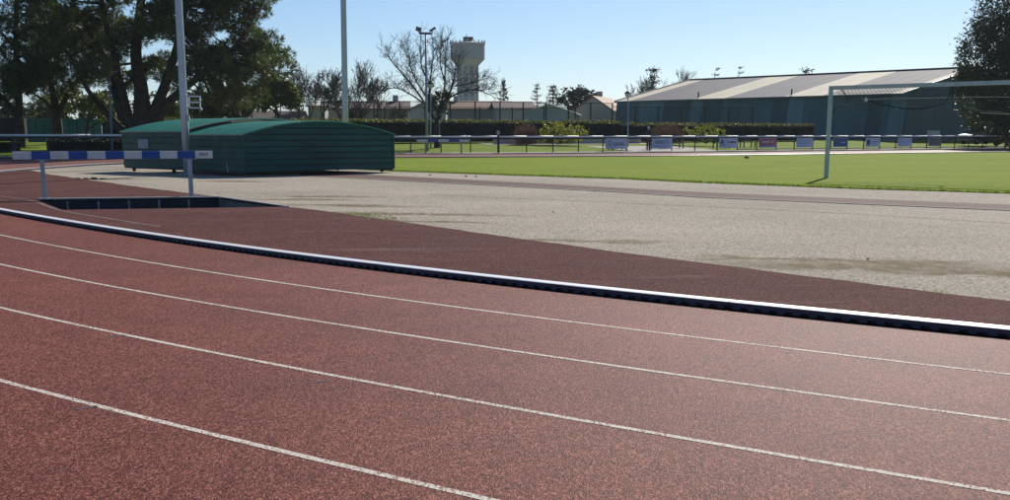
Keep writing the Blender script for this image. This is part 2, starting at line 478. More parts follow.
def ribbon(name, lo, hi, z, m, parent=None, i0=0, i1=None, kind=None):
    mb = MB(); i1 = len(KERB) if i1 is None else i1; vs = []
    for i in range(i0, i1):
        a = lo(S[i]) if callable(lo) else lo; b = hi(S[i]) if callable(hi) else hi
        vs += [KERB[i] + KN[i] * a + Vector((0, 0, z)), KERB[i] + KN[i] * b + Vector((0, 0, z))]
    n = i1 - i0
    fs = []
    for i in range(n - 1):
        a, b, c, d = 2 * i, 2 * i + 1, 2 * i + 3, 2 * i + 2
        e = (vs[b] - vs[a]).cross(vs[d] - vs[a]).z
        fs.append((a, b, c, d) if e > 0 else (a, d, c, b))
    mb.add(vs, fs); o = mb.build(name, m, parent)
    if kind: tag(o, kind=kind)
    return o
def track_w(s):
    # a little wider on the far bend, where the paving reaches the railing
    return lerp_tab([(0, 12.5), (S[-1] * .28, 12.5), (S[-1] * .36, 13.0), (S[-1] * .52, 10.6), (S[-1], 10.6)], s)
track = ribbon('running_track', -.02, track_w, 0.0, M_track, kind='structure')
track['label'] = 'red rubber running track with white lane lines'
i_near = 160
for k in range(1, 8):
    ribbon('lane_line', lambda s, k=k: lane_off(k, s) - .021, lambda s, k=k: lane_off(k, s) + .021, .0015, M_line, track, 0, I_NEAR + 1)
    ribbon('lane_line', lambda s, k=k: lane_off(k, s) - .05, lambda s, k=k: lane_off(k, s) + .05, .004, M_linefar, track, I_NEAR)
ribbon('edge_line', lambda s: track_w(s) - .35, lambda s: track_w(s) - .05, .004, M_linefar, track, I_NEAR)
for (a, b_, wd) in (((75, 409.5), (97, 406.3), .05), ((107, 337.3), (124, 335.2), .05), ((309, 382.4), (330, 380.8), .05), ((-4, 306), (7, 304.6), .05)):
    q0, q1 = G(*a), G(*b_); MB().bar(q0, q1, wd * .7, .003).build('painted_mark', M_mark, track)

# ------------------------------------------------------------------ pit and ground sheets
PIT = [G(36, 199.5), G(218, 197.3), G(285, 206.7), G(62, 209.8)]       # far-left, far-right, near-right, near-left
pit_in = [tuple(p) for p in PIT]
def ext(p, q, k): return q + (q - p) * k
ground = sheet('ground', [(-3000, -600, 0), (3000, -600, 0), (3000, 5000, 0), (-3000, 5000, 0)], M_rough, [pit_in], z=-.05)
# gravel infield inside the kerb
inner = [KERB[i] + KN[i] * .06 for i in range(0, len(KERB), 2)]
gravel_o = sheet('gravel_infield', [tuple(p) for p in inner] + [(70, 60, 0), (40, -2, 0)], M_gravel, [pit_in], z=-.012)
edge_px = [(36, 171.3), (49, 174.4), (64, 176.2), (84, 179.5), (112, 183), (130, 185.7), (148, 188), (192, 193.5), (216, 196.6)]
edge_px2 = [(289, 207.0), (300, 207.9), (340, 213), (380, 218.6), (460, 230), (520, 238.6), (580, 246.6), (610, 250.8), (730, 266), (850, 281.2), (938, 292.5), (1010, 300.8), (1110, 311.5)]
kidx = [i for i in range(len(KERB)) if 12 <= i]
# part of the kerb that borders the apron: from the right frame edge to the far-left tip
tip = G(36, 171.3)
i_tip = int(np.hypot(KA[:, 0] - G(30, 169.6).x, KA[:, 1] - G(30, 169.6).y).argmin())
i_a = max(0, kerb_i(near[0]) - 8)
def jitter(pts, step=.35, amp=.035):
    out = []
    for a, b in zip(pts[:-1], pts[1:]):
        n = max(1, int((b - a).length / step)); t_ = (b - a).normalized(); nn = Vector((-t_.y, t_.x, 0))
        for k in range(n):
            q = a.lerp(b, k / n)
            out.append(q + nn * amp * (mnoise.noise(q * 1.3) + .6 * mnoise.noise(q * 4.1)))
    out.append(pts[-1]); return out
loop = [KERB[i] + KN[i] * .04 for i in range(i_a, i_tip + 1)]
edge_pts = [G(*q) for q in edge_px] + [G(*q) for q in edge_px2]
edge_j = jitter([G(*q) for q in edge_px], .3, .05) + jitter([G(*q) for q in edge_px2], .3, .03)
apron = sheet('jump_apron', [tuple(p) for p in loop] + [tuple(p) for p in edge_j], M_apron, [pit_in], z=.0)
apron['label'] = 'dark maroon rubber apron around the water jump'
# faded lane line on the apron, running beside the pit
fl = catmull([G(-20, 193.2), G(0, 196.2), G(30, 200.4), G(60, 209.9 - 1.2 + 1.6), G(110, 219), G(160, 227)], 8)
mb = MB()
for a, b_ in zip(fl[:-1], fl[1:]):
    sd_ = (b_ - a).cross(Vector((0, 0, 1))).normalized() * .03
    if any((a - p_).length < .0 for p_ in PIT): continue
    mb.add([a - sd_, a + sd_, b_ + sd_, b_ - sd_], [(0, 1, 2, 3)])
for v in range(len(mb.v)): mb.v[v] = (mb.v[v][0], mb.v[v][1], .005)
mb.build('faded_line', M_oldline, apron)
# runway strip
rt = [G(300, 171.8), G(380, 175), G(620, 187.5), G(700, 191.9), G(1010, 204.5), G(1200, 212.2)]
rb_ = [G(300, 175.6), G(380, 179.2), G(620, 191.6), G(700, 196.6), G(1010, 209.8), G(1200, 217.9)]
runway = sheet('runway', [tuple(p) for p in jitter(rt, .5, .03) + jitter(rb_[::-1], .5, .03)], M_run, z=-.004)
mb = MB()
for a, b_ in zip(rb_[:-1], rb_[1:]):
    mb.bar(a + Vector((0, 0, -.001)) - Vector((0, .10, 0)), b_ + Vector((0, 0, -.001)) - Vector((0, .10, 0)), .10, .008)
mb.build('runway_edge', mat('pale_runway_edge', (.5, .44, .37), .9, .1, 2, spec=.05), runway)
# a thin joint across the gravel
mb = MB()
jl = jitter([G(430, 194.2), G(560, 199.5), G(700, 205.6), G(860, 213.6), G(1010, 222.6), G(1100, 227.5)], .6, .03)
for a, b_ in zip(jl[:-1], jl[1:]): mb.bar(a + Vector((0, 0, -.012)), b_ + Vector((0, 0, -.012)), .035, .006)
mb.build('gravel_joint', mat('dark_joint', (.2, .17, .13), .9, .3, 4), gravel_o)
# football pitch
ge = [G(330, 168.0), G(396, 171.2), G(620, 178.6), G(700, 182.4), G(853, 188.2), G(1010, 193.1), G(1200, 199.8)]
gj = jitter(ge, .3, .10)
fe = [KERB[i] - KN[i] * .35 for i in range(len(KERB)) if KERB[i].y > 66 and KERB[i].x > -11]
pitch = sheet('football_pitch', [tuple(p) for p in gj] + [(75, 70, 0)] + [tuple(p) for p in fe[::-1]], M_pitch, z=.0)
pitch['label'] = 'bright green mown football pitch'
def blades(name, pts, n, hmin, hmax, spread, m, parent=None):
    V = []
    for _ in range(n):
        q = pts[random.randrange(len(pts))] + Vector((random.gauss(0, spread), random.gauss(0, spread), 0))
        h = random.uniform(hmin, hmax); a = random.uniform(0, 6.28); w_ = h * .16
        dx, dy = math.cos(a) * w_, math.sin(a) * w_
        V += [(q.x - dx, q.y - dy, q.z), (q.x + dx, q.y + dy, q.z), (q.x + random.gauss(0, h * .5), q.y + random.gauss(0, h * .5), q.z + h)]
    return link_mesh(name, arr_mesh(name, V, 3, m), parent)
tag(blades('grass_fringe', gj, 9000, .02, .07, .09, leafmat('pitch_blades', (.06, .12, .012), (.2, .28, .03), .4)), 'ragged grass fringe along the edge of the football pitch', 'grass', kind='stuff')
wd_pts = [G(x, y) for x, y in ((352, 213.6), (358, 214.6), (366, 215.6), (372, 216.4), (379, 217.6), (386, 218.6), (362, 215), (392, 219.4))]
tag(blades('weeds', wd_pts, 420, .012, .04, .12, L_weed), 'low green weeds on the gravel edge beside the maroon apron', 'weeds', kind='stuff')
wd2 = [G(x, y) for x, y in ((935, 292), (945, 293.5), (1003, 275), (850, 281), (742, 267.4))]
tag(blades('weeds', wd2, 120, .008, .025, .06, L_weed), 'sparse weeds along the far right gravel edge', 'weeds', kind='stuff')

# water-jump pit
pc = (PIT[0] + PIT[1] + PIT[2] + PIT[3]) / 4
pit = thing('water_jump_pit', (pc.x, pc.y, 0), 'sunken steeplechase water jump pit with dark panelled wall below the blue and white hurdle', 'pit')
def wallp(a, b, za, zb, mt, n, name, thick=.05):
    out = (b - a).normalized(); nn = Vector((-out.y, out.x, 0))
    if nn.dot(pc - a) > 0: nn = -nn
    for k in range(n):
        p0 = a.lerp(b, (k + .02) / n); p1 = a.lerp(b, (k + .98) / n)
        i0, i1 = p0, p1; o0, o1 = p0 + nn * thick, p1 + nn * thick
        MB().hexa([(i0.x, i0.y, za), (i1.x, i1.y, za), (o1.x, o1.y, za), (o0.x, o0.y, za), (i0.x, i0.y, zb), (i1.x, i1.y, zb), (o1.x, o1.y, zb), (o0.x, o0.y, zb)]).build(name, mt, pit, recalc=True)
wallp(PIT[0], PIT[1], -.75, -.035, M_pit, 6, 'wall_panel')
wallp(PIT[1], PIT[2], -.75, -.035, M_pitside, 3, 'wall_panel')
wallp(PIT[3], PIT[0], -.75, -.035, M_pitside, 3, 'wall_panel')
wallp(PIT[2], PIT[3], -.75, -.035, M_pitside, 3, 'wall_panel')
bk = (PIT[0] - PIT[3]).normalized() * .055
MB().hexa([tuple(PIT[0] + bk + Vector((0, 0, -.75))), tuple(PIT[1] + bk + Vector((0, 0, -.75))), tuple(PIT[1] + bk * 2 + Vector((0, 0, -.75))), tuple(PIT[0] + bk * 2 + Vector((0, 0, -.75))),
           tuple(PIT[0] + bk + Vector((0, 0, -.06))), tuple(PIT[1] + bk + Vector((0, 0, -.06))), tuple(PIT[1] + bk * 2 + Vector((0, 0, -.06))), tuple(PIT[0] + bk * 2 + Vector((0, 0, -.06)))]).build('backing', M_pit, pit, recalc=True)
for q in PIT:
    c_ = q + (q - pc).normalized() * .05
    MB().tube([(c_.x, c_.y, -.75), (c_.x, c_.y, -.037)], .085, 8).build('corner_post', M_pit, pit)
for k in range(1, 6):
    q = PIT[0].lerp(PIT[1], k / 6) - bk * .2
    MB().box((q.x, q.y, -.25), (.035, .02, .42)).build('joint_strip', M_pitjoint, pit)
MB().add([(PIT[0].x, PIT[0].y, -.72), (PIT[1].x, PIT[1].y, -.72), (PIT[2].x, PIT[2].y, -.1), (PIT[3].x, PIT[3].y, -.1)], [(0, 1, 2, 3)]).build('floor', M_pitside, pit)
# pale coping along the hurdle edge
e0, e1 = PIT[0] + Vector((0, .09, 0)), PIT[1] + Vector((0, .09, 0))
MB().bar(e0 + Vector((0, 0, .004)), e1 + Vector((0, 0, .004)), .14, .03).build('coping', mat('grey_coping', (.34, .35, .38), .7, .2, 4), pit)
MB().bar(PIT[1] + Vector((.05, .02, .004)), PIT[2] + Vector((.05, 0, .004)), .05, .02).build('coping', mat('grey_coping', (.34, .35, .38), .7, .2, 4), pit)

# ------------------------------------------------------------------ kerb rail
kerb = thing('track_kerb', KERB[kerb_i(near[4])], 'low white metal kerb rail edging the inside of the running track', 'kerb')
KH, KW = .056, .14
def kerb_section(i0, i1, teeth):
    top = MB(); side = MB(); core = MB()
    for i in range(i0, i1):
        a, b_ = KERB[i] - KN[i] * KW / 2, KERB[i + 1] - KN[i + 1] * KW / 2
        if i == i1 - 1: b_ = a.lerp(b_, .97)
        n0, n1 = KN[i] * KW / 2, KN[i + 1] * KW / 2
        up = Vector((0, 0, KH)); lo = Vector((0, 0, KH - .004))
        top.hexa([a - n0 + lo, a + n0 + lo, b_ + n1 + lo, b_ - n1 + lo, a - n0 * .86 + up, a + n0 * .86 + up, b_ + n1 * .86 + up, b_ - n1 * .86 + up])
        L = (b_ - a).length
        n = max(1, round(L / .13)) if teeth else 1
        for k in range(n):
            p0, p1 = a.lerp(b_, k / n), a.lerp(b_, (k + 1) / n)
            m0, m1 = n0.lerp(n1, k / n), n0.lerp(n1, (k + 1) / n)
            ins = .93
            z0 = Vector((0, 0, .021 if teeth else .004)); z1 = Vector((0, 0, KH - .005))
            side.hexa([p0 - m0 * ins + z0, p0 + m0 * ins + z0, p1 + m1 * ins + z0, p1 - m1 * ins + z0, p0 - m0 * ins + z1, p0 + m0 * ins + z1, p1 + m1 * ins + z1, p1 - m1 * ins + z1])
            if teeth:
                core.hexa([p0 - m0 * .5, p0 + m0 * .5, p1 + m1 * .5, p1 - m1 * .5, p0 - m0 * .5 + z0, p0 + m0 * .5 + z0, p1 + m1 * .5 + z0, p1 - m1 * .5 + z0])
                q0, q1 = p0.lerp(p1, .27), p0.lerp(p1, .73); zf = Vector((0, 0, .001))
                side.hexa([q0 - m0 * .92 + zf, q0 + m0 * .92 + zf, q1 + m1 * .92 + zf, q1 - m1 * .92 + zf, q0 - m0 * .92 + z0, q0 + m0 * .92 + z0, q1 + m1 * .92 + z0, q1 - m1 * .92 + z0])
    s = top.build('kerb_section', M_kerb, kerb, recalc=True)
    side.build('drainage_side', M_kerbshade, s, recalc=True)
    if teeth: core.build('core', M_darkm, s, recalc=True)  # black filler added so no light shows through the drainage gaps
i = max(0, kerb_i(near[0]) - 12)
while i < len(KERB) - 2:
    j = i
    while j < len(KERB) - 2 and S[j] - S[i] < 4.0: j += 1
    kerb_section(i, j, i < I_NEAR)
    i = j

# ------------------------------------------------------------------ hurdles
def hurdle(c, u, length, name_label, seg_n=11, txt=None, feet=(.14, .88), h=.914, bh=.15, bw=.127, first_white=True):
    u = u.normalized(); n_ = Vector((-u.y, u.x, 0))
    t = thing('steeplechase_hurdle', c, name_label, 'hurdle', 'steeplechase hurdles')
    a = c - u * length / 2
    ang_ = math.atan2(u.y, u.x)
    for k in range(seg_n):
        p0 = a + u * (length * k / seg_n); p1 = a + u * (length * (k + 1) / seg_n)
        q = (p0 + p1) / 2; q.z = h - bh / 2
        s = MB().box(q, (length / seg_n - .004, bw, bh), ang_).build('beam_segment', M_hwhite if k % 2 == 0 else M_blue, t)
        bv = s.modifiers.new('b', 'BEVEL'); bv.width = .008; bv.segments = 2
    for fr in feet:
        p = a + u * length * fr
        MB().box((p.x, p.y, (h - bh) / 2 + .01), (.085, .07, h - bh - .03), ang_).build('post', M_steel, t)
        MB().box((p.x, p.y, .012), (.2, .16, .02), ang_).build('base_plate', M_steel, t)
        MB().box((p.x, p.y, h - bh - .012), (.26, .10, .014), ang_).build('bracket', M_steel, t)
    if txt:
        p = a + u * (length * (seg_n - .5) / seg_n) - n_ * (bw / 2 + .003); p.z = h - bh / 2
        m4 = Matrix.Translation(p) @ Matrix.Rotation(ang_, 4, 'Z') @ Matrix.Rotation(math.pi / 2, 4, 'X')
        text_mesh('lettering', txt, .085, mat('navy_print', (.02, .03, .09), .5, .1, 3), t, m4)
    return t
f0, f1 = G(45, 198.6), G(191.5, 196.4)
u = (f1 - f0).normalized(); Lh = (f1 - f0).length / .74
hurdle(f0 - u * Lh * .14 + u * Lh * .5, u, Lh, 'blue and white striped hurdle at the water jump pit', 11, 'MNT')
YR = [(396, 87.5), (500, 89.6), (620, 94.8), (760, 103.5), (870, 111.5), (1000, 123.5), (1080, 132)]
def Yr(px): return lerp_tab(YR, px)
a_ = A(417, 140, 85.6); b_ = A(469.5, 140, 86.6); a_.z = b_.z = 0
hurdle((a_ + b_) / 2, b_ - a_, (b_ - a_).length, 'blue and white striped hurdle in front of the long railing near the floodlight mast', 5, None, (.16, .84), .93, .17)

# ------------------------------------------------------------------ roll-away mat cover (green shed)
SU = Vector((.73, .683, 0)).normalized(); SV = Vector((-SU.y, SU.x, 0))
S0 = G(242, 176)
def cover(name, label, v0, v1, W, inset, zb, ze, zp, front, roofsplit):
    base = S0 + SV * v0
    t = thing(name, (base.x, base.y, 0), label, 'mat cover')
    def P(uu, vv, z): return S0 + SU * uu + SV * vv + Vector((0, 0, z))
    u0, u1 = inset, W - inset
    rz = math.atan2(SV.y, SV.x); ru = math.atan2(SU.y, SU.x)
    # side walls of horizontal boards
    nb = 6; bh = (ze - zb) / nb
    for uu, mt in ((u0, M_teal2), (u1, M_teal)):
        for k in range(nb):
            c = P(uu, (v0 + v1) / 2, zb + bh * (k + .5))
            MB().box(c, (v1 - v0, .03, bh - .026), rz).build('board', mt, t)
        c = P(uu + (.03 if uu == u0 else -.03), (v0 + v1) / 2, (zb + ze) / 2)
        MB().box(c, (v1 - v0 - .02, .012, ze - zb - .02), rz).build('lining', M_darkm, t)
    # gable boards following the arch
    def arch(x): # x 0..1
        return ze + (zp - ze) * (1 - (2 * x - 1) ** 2)
    if front:
        nb2 = 8; bh2 = (zp - zb) / nb2
        for k in range(nb2):
            z0, z1 = zb + bh2 * k, zb + bh2 * (k + 1) - .028
            n = 24; xs = [i / n for i in range(n + 1)]
            lo = [min(z0, arch(x) - .02) for x in xs]; hi = [min(z1, arch(x) - .02) for x in xs]
            keep = [i for i in range(n + 1) if hi[i] > lo[i] + 1e-4]
            if len(keep) < 2: continue
            mb = MB(); vs = []
            for i in keep:
                uu = u0 + .03 + (u1 - u0 - .06) * xs[i]
                vs += [P(uu, v0 - .012, lo[i]), P(uu, v0 - .012, hi[i]), P(uu, v0 + .03, lo[i]), P(uu, v0 + .03, hi[i])]
            fs = []
            for i in range(len(keep) - 1):
                a, b2 = 4 * i, 4 * i + 4
                fs += [(a, b2, b2 + 1, a + 1), (a + 3, b2 + 3, b2 + 2, a + 2), (a + 1, b2 + 1, b2 + 3, a + 3), (a, a + 2, b2 + 2, b2)]
            e = 4 * (len(keep) - 1); fs += [(0, 1, 3, 2), (e, e + 2, e + 3, e + 1)]
            mb.add(vs, fs).build('board', M_teal, t, recalc=True)
        mb = MB(); n = 24
        vs = []
        for i in range(n + 1):
            uu = u0 + .04 + (u1 - u0 - .08) * i / n
            vs += [P(uu, v0 + .045, zb), P(uu, v0 + .045, arch(i / n) - .03)]
        mb.add(vs, [(2 * i, 2 * i + 2, 2 * i + 3, 2 * i + 1) for i in range(n)]).build('lining', M_darkm, t)
        for uu in (u0 + .012, u1 - .012):
            MB().box(P(uu, v0 - .02, (zb + ze) / 2), (.055, .055, ze - zb), rz).build('corner_post', M_teal, t)
    # roof of curved corrugated sheets
    ov = .05
    for q in range(roofsplit):
        a0 = v0 - ov + (v1 - v0 + 2 * ov) * q / roofsplit; a1 = v0 - ov + (v1 - v0 + 2 * ov) * (q + 1) / roofsplit - .01
        mb = MB(); n = 40; nc = max(6, int((a1 - a0) / .045)); vs = []
        for j in range(nc + 1):
            vv = a0 + (a1 - a0) * j / nc; wob = .012 if j % 2 else 0
            for i in range(n + 1):
                x = -.012 + 1.024 * i / n
                vs.append(P(u0 + (u1 - u0) * x, vv, arch(x) + .02 + wob + .004 * (q % 2)))
        fs = [(j * (n + 1) + i, j * (n + 1) + i + 1, (j + 1) * (n + 1) + i + 1, (j + 1) * (n + 1) + i) for j in range(nc) for i in range(n)]
        mb.add(vs, fs).build('roof_sheet', M_roofg, t, recalc=False)
    # trim on the eaves and front arch
    for uu in (u0 - .035, u1 + .035):
        MB().bar(P(uu, v0 - ov, ze - .005), P(uu, v1 + ov, ze - .005), .03, .035).build('eaves_trim', M_trim, t)
    mb = MB(); n = 20
    for i in range(n):
        x0, x1 = i / n, (i + 1) / n
        mb.bar(P(u0 + (u1 - u0) * x0, v0 - ov - .02, arch(x0) + .005), P(u0 + (u1 - u0) * x1, v0 - ov - .02, arch(x1) + .005), .03, .04)
    mb.build('arch_trim', M_roofg if front else M_trim, t)
    # chassis and rollers
    for uu in (u0 + .05, u1 - .05):
        MB().bar(P(uu, v0 + .02, zb - .02), P(uu, v1 - .02, zb - .02), .08, .07).build('chassis_rail', M_darkm, t)
        for fr in (.16, .84):
            c = P(uu + (-.01 if uu < 2 else .01), v0 + (v1 - v0) * fr, .075)
            MB().tube([c - SU * .03, c + SU * .03], .075, 14).build('roller', M_tyre, t)
    return t
cover('mat_cover', 'dark green rolling mat cover with boarded gable and arched corrugated roof', 0, 3.75, 6.0, 0.08, .12, 1.24, 1.64, True, 3)
rear = cover('mat_cover', 'taller green mat cover section with pale notice, slid behind the boarded gable section', 3.5, 7.55, 6.0, -.05, .16, 1.34, 1.76, False, 4)
q = S0 + SV * 6.0 - SU * .085
MB().box((q.x, q.y, .93), (.72, .012, .30), math.atan2(SV.y, SV.x)).build('notice_plate', mat('pale_blue_plate', (.26, .33, .38), .5, .1, 3), rear)
q = S0 + SV * .75 - SU * .03
MB().tube([(q.x, q.y, .10), (q.x - .03, q.y, .34)], .018, 6).build('latch_bar', M_trim, rear)

# ------------------------------------------------------------------ tall poles
def pole(name, label, base, top, r0, r1, m, cat='pole'):
    t = thing(name, base, label, cat)
    n = 6
    MB().tube([Vector(base).lerp(Vector(top), k / n) for k in range(n + 1)], [r0 + (r1 - r0) * k / n for k in range(n + 1)], 14).build('shaft', m, t, smooth=True)
    MB().box((base[0], base[1], .015), (r0 * 4, r0 * 4, .03)).build('base_plate', M_steel, t)
    return t
pb = A(187.3, 171.5, 41.8); pb.z = 0
ptp = A(178.4, 0, 41.8); sl = (ptp - pb) / ptp.z
p1 = pole('floodlight_pole', 'tall pale grey metal pole with a small white bracket frame beside the green mat cover', (pb.x, pb.y, 0), pb + sl * 13, .125, .095, M_polepaint)
zc = A(189, 105, 41.8)
x0, x1 = A(188.2, 96, 41.8), A(200.2, 96, 41.8)
def fr(pa, pb_, r=.022): return A(pa[0], pa[1], 41.72), A(pb_[0], pb_[1], 41.72), r
for a2, b2 in (((186, 96.2), (200, 96.4)), ((186, 107.6), (200.2, 108.0)), ((188.8, 96), (188.8, 108)), ((199.8, 96), (200.2, 109.4)), ((189, 102.2), (199.8, 102.4)), ((200, 108), (202, 109.8))):
    MB().bar(A(*a2, 41.72), A(*b2, 41.72), .045, .045, (0, 1, 0)).build('bracket_bar', M_white, p1)
MB().box(A(187.6, 118, 41.68), (.12, .05, .2)).build('hatch', M_steel, p1)
pb = A(346.2, 160, 66); pb.z = 0
ptp = A(343.4, 0, 66); sl = (ptp - pb) / ptp.z
p2 = pole('floodlight_pole', 'tall pale grey metal pole rising behind the green mat cover', (pb.x, pb.y, 0), pb + sl * 16, .16, .12, M_polepaint)
for p_, hz in ((p1, 13), (p2, 16)):
    bb = p_.location; tt = bb + (sl * hz)
    tt = Vector((bb.x + (-.9 if p_ is p1 else -.5), bb.y, hz))
    MB().box(tt, (1.8, .12, .12)).build('crossarm', M_steel, p_)
    for k in (-.7, 0, .7): MB().box(tt + Vector((k, -.15, .2)), (.45, .3, .4)).build('lamp_head', M_darkm, p_)

# ------------------------------------------------------------------ goal
gl0 = G(826, 178)
edge_dir = (ge[-2] - ge[2]).normalized()
ang_g = math.atan2(edge_dir.y, edge_dir.x)
gb = A(829.5, 87, gl0.y)
gdir = Vector((math.cos(ang_g + .03), math.sin(ang_g + .03), 0)); gn = Vector((-gdir.y, gdir.x, 0))
goal = thing('football_goal', gl0, 'white metal football goal with a gathered net on the grass pitch', 'goal')
H_G = 2.60
def prof(a, b_, nm, m, par, w_=.11): return MB().bar(a, b_, w_, w_, (0, 1, 0) if abs((b_ - a).z) > .5 else (0, 0, 1)).build(nm, m, par)
M_goal = mat('goal_paint', (.46, .51, .56), .4, .14, 3, .2)
prof(gl0, gl0 + Vector((.0, 0, H_G)), 'post', M_goal, goal)
g2 = gl0 + gdir * 7.32
prof(g2, g2 + Vector((0, 0, H_G)), 'post', M_goal, goal)
prof(gl0 + Vector((0, 0, H_G - .055)) + gdir * .056, g2 + Vector((0, 0, H_G - .055)) - gdir * .056, 'crossbar', M_goal, goal, .108)
back = gn * (1 if gn.y > 0 else -1)
M_net = mat('net_cord', (.025, .027, .03), .8, .1, 3)
M_netw = mat('net_cord_white', (.62, .62, .64), .8, .1, 3)
for g_ in (gl0, g2):
    pts = catmull([g_ + Vector((0, 0, H_G - .05)), g_ + back * .5 + Vector((0, 0, H_G - .08)), g_ + back * .9 + Vector((0, 0, H_G - .42))], 4)
    MB().tube(pts, .016, 6).build('net_stay', M_darkm, goal)
# gathered net: a short grid of cords hanging behind the bar, bottom edge sagging
net = MB(); nc = 58
def netp(i, j):
    x = i / nc * 7.2; sag = .34 + .20 * math.sin(math.pi * min(1, x / 1.6)) * (1 if x < 1.6 else 0) + .18 * math.sin(math.pi * ((x - 1.2) % 2.9) / 2.9)
    fz = j / 4
    return gl0 + gdir * (.05 + x) + back * (.12 + .75 * fz) + Vector((0, 0, H_G - .06 - sag * fz))
for i in range(nc + 1):
    for j in range(4): net.bar(netp(i, j), netp(i, j + 1), .006, .006)
for j in range(1, 5):
    for i in range(nc): net.bar(netp(i, j), netp(i + 1, j), .006, .006)
net.build('net', M_net, goal)
rope = lambda pts, r, nm, m: MB().tube(catmull([A(px, py, gl0.y + dy) for px, py, dy in pts], 8), r, 6).build(nm, m, goal)
rope([(830, 116, .1), (838, 107, .1), (851, 104.6, .05), (860, 100, 0), (866, 99, 0)], .012, 'rope', M_net)
rope([(868, 101, 0), (884, 105, -.3), (902, 108.4, -.8), (922, 108.6, -1.2), (938, 104.8, -1.6), (948, 97.5, -2), (953, 82, -2.2)], .016, 'rope', M_net)
rope([(953, 97, -2.2), (963, 105, -2.4), (975, 110, -2.6), (995, 112, -3), (1012, 113.5, -3.4)], .010, 'rope', M_net)
rope([(866, 99.5, 0), (890, 98.6, -.3), (930, 98, -1.2), (970, 97, -2.2), (1012, 97, -3.4)], .008, 'net_edge_cord', M_netw)
rope([(980, 112.6, -2.6), (1012, 114.4, -3.4)], .008, 'net_edge_cord', M_netw)
MB().lathe(A(866, 99.8, gl0.y - .02), [(0.0, -.06), (.045, -.04), (.06, 0), (.045, .04), (0, .06)], 10).build('float_ball', M_white, goal, smooth=True)
rope([(953.5, 80, -2.25), (952.5, 86, -2.25), (953, 93, -2.25), (951, 98, -2.25)], .02, 'net_tie', M_net)

# ------------------------------------------------------------------ railing beside the far straight
def base_rail(px): 
    q = A(px, 140, Yr(px)); return Vector((q.x, q.y, 0))
posts_px = [382, 410.5, 441, 470.5, 499, 526.5, 553, 578.5, 603, 627, 650, 672, 695, 717.5, 737.5, 757, 776.5, 794.5, 813, 831, 847.5, 864, 880, 896, 911.5, 927, 941, 955, 969, 983, 996.5, 1010, 1023, 1036]
rail = thing('railing', base_rail(499), 'long pale topped railing on dark posts beyond the football pitch', 'railing')
post_me = MB().box((0, 0, .52), (.075, .075, 1.04)).mesh('post', M_darkm)
RH = 1.10
for px in posts_px:
    q = base_rail(px)
    link_mesh('post', post_me, rail, q - rail.location)
for a, b2 in zip(posts_px[:-1], posts_px[1:]):
    qa, qb = base_rail(a), base_rail(b2)
    s = MB().tube([qa + Vector((0, 0, RH)), qb + Vector((0, 0, RH))], .055, 14).build('top_rail', M_grail, rail, smooth=True)
    MB().bar(qa + Vector((0, 0, RH - .12)), qb + Vector((0, 0, RH - .12)), .07, .12).build('rail_shade_bar', M_darkm, s)  # dark bar added for the shaded lower half of the rail
    if a > 735: MB().bar(qa + Vector((0, 0, .12)), qb + Vector((0, 0, .12)), .05, .06).build('low_rail', M_darkm, rail)

# advertising boards hung on the railing
def board(x0, x1, label, col, deco):
    qa, qb = base_rail(x0), base_rail(x1); d = (qb - qa).normalized(); nn = Vector((d.y, -d.x, 0))
    if nn.y > 0: nn = -nn
    c = (qa + qb) / 2 + nn * .09; L = (qb - qa).length - .02
    t = thing('advertising_board', (c.x, c.y, .2), label, 'board', 'advertising boards on the railing')
    ang_ = math.atan2(d.y, d.x); zc = .60; hh = .68
    m = mat('board_%s' % '_'.join('%02d' % int(v * 99) for v in col), col, .5, .06, 1.5)
    MB().box((c.x, c.y, zc), (L, .012, hh), ang_).build('panel', m, t)
    mf = mat('board_frame', (.55, .57, .62), .5, .1, 3)
    for (dx, dz, sx, sz) in ((0, hh / 2 + .012, L + .05, .03), (0, -hh / 2 - .012, L + .05, .03), (-L / 2 - .012, 0, .03, hh + .05), (L / 2 + .012, 0, .03, hh + .05)):
        q = c + d * dx
        MB().box((q.x, q.y, zc + dz), (sx, .03, sz), ang_).build('frame_bar', mf, t)
    for (kind, fx, fz, sx, sz, cc) in deco:
        q = c + d * (fx * L) + nn * .012; mm = mat('print_%s' % '_'.join('%02d' % int(v * 99) for v in cc), cc, .5, .05, 2)
        m4 = Matrix.Translation((q.x, q.y, zc + fz * hh)) @ Matrix.Rotation(ang_, 4, 'Z') @ Matrix.Rotation(math.pi / 2, 4, 'X')
        if kind == 'ring':
            mb = MB(); n = 20; r = sx
            vs = [(m4 @ Vector((math.cos(2 * math.pi * k / n) * rr, math.sin(2 * math.pi * k / n) * rr, 0))) for k in range(n) for rr in (r, r * .76)]
            mb.add(vs, [(2 * k, (2 * k + 2) % (2 * n), (2 * k + 3) % (2 * n), 2 * k + 1) for k in range(n)]).build('logo', mm, t)
        elif kind == 'text':
            text_mesh('lettering', sz, sx, mm, t, m4)
        else:
            MB().box((q.x, q.y, zc + fz * hh), (sx * L, .006, sz * hh), ang_).build('print', mm, t)
NAVY = (.03, .035, .10); GR = (.12, .13, .24)
board(605, 626.3, 'white board with a ring logo and two dark text lines on the railing', (.52, .54, .68), [('ring', -.33, .08, .17, 0, NAVY), ('bar', .13, .06, .5, .08, GR), ('bar', .13, -.12, .56, .08, NAVY)])
board(651.2, 671.2, 'white board lettered in dark capitals on the railing', (.48, .52, .70), [('text', 0, .12, .36, "READY'S", NAVY), ('bar', 0, -.3, .8, .12, (.34, .38, .56))])
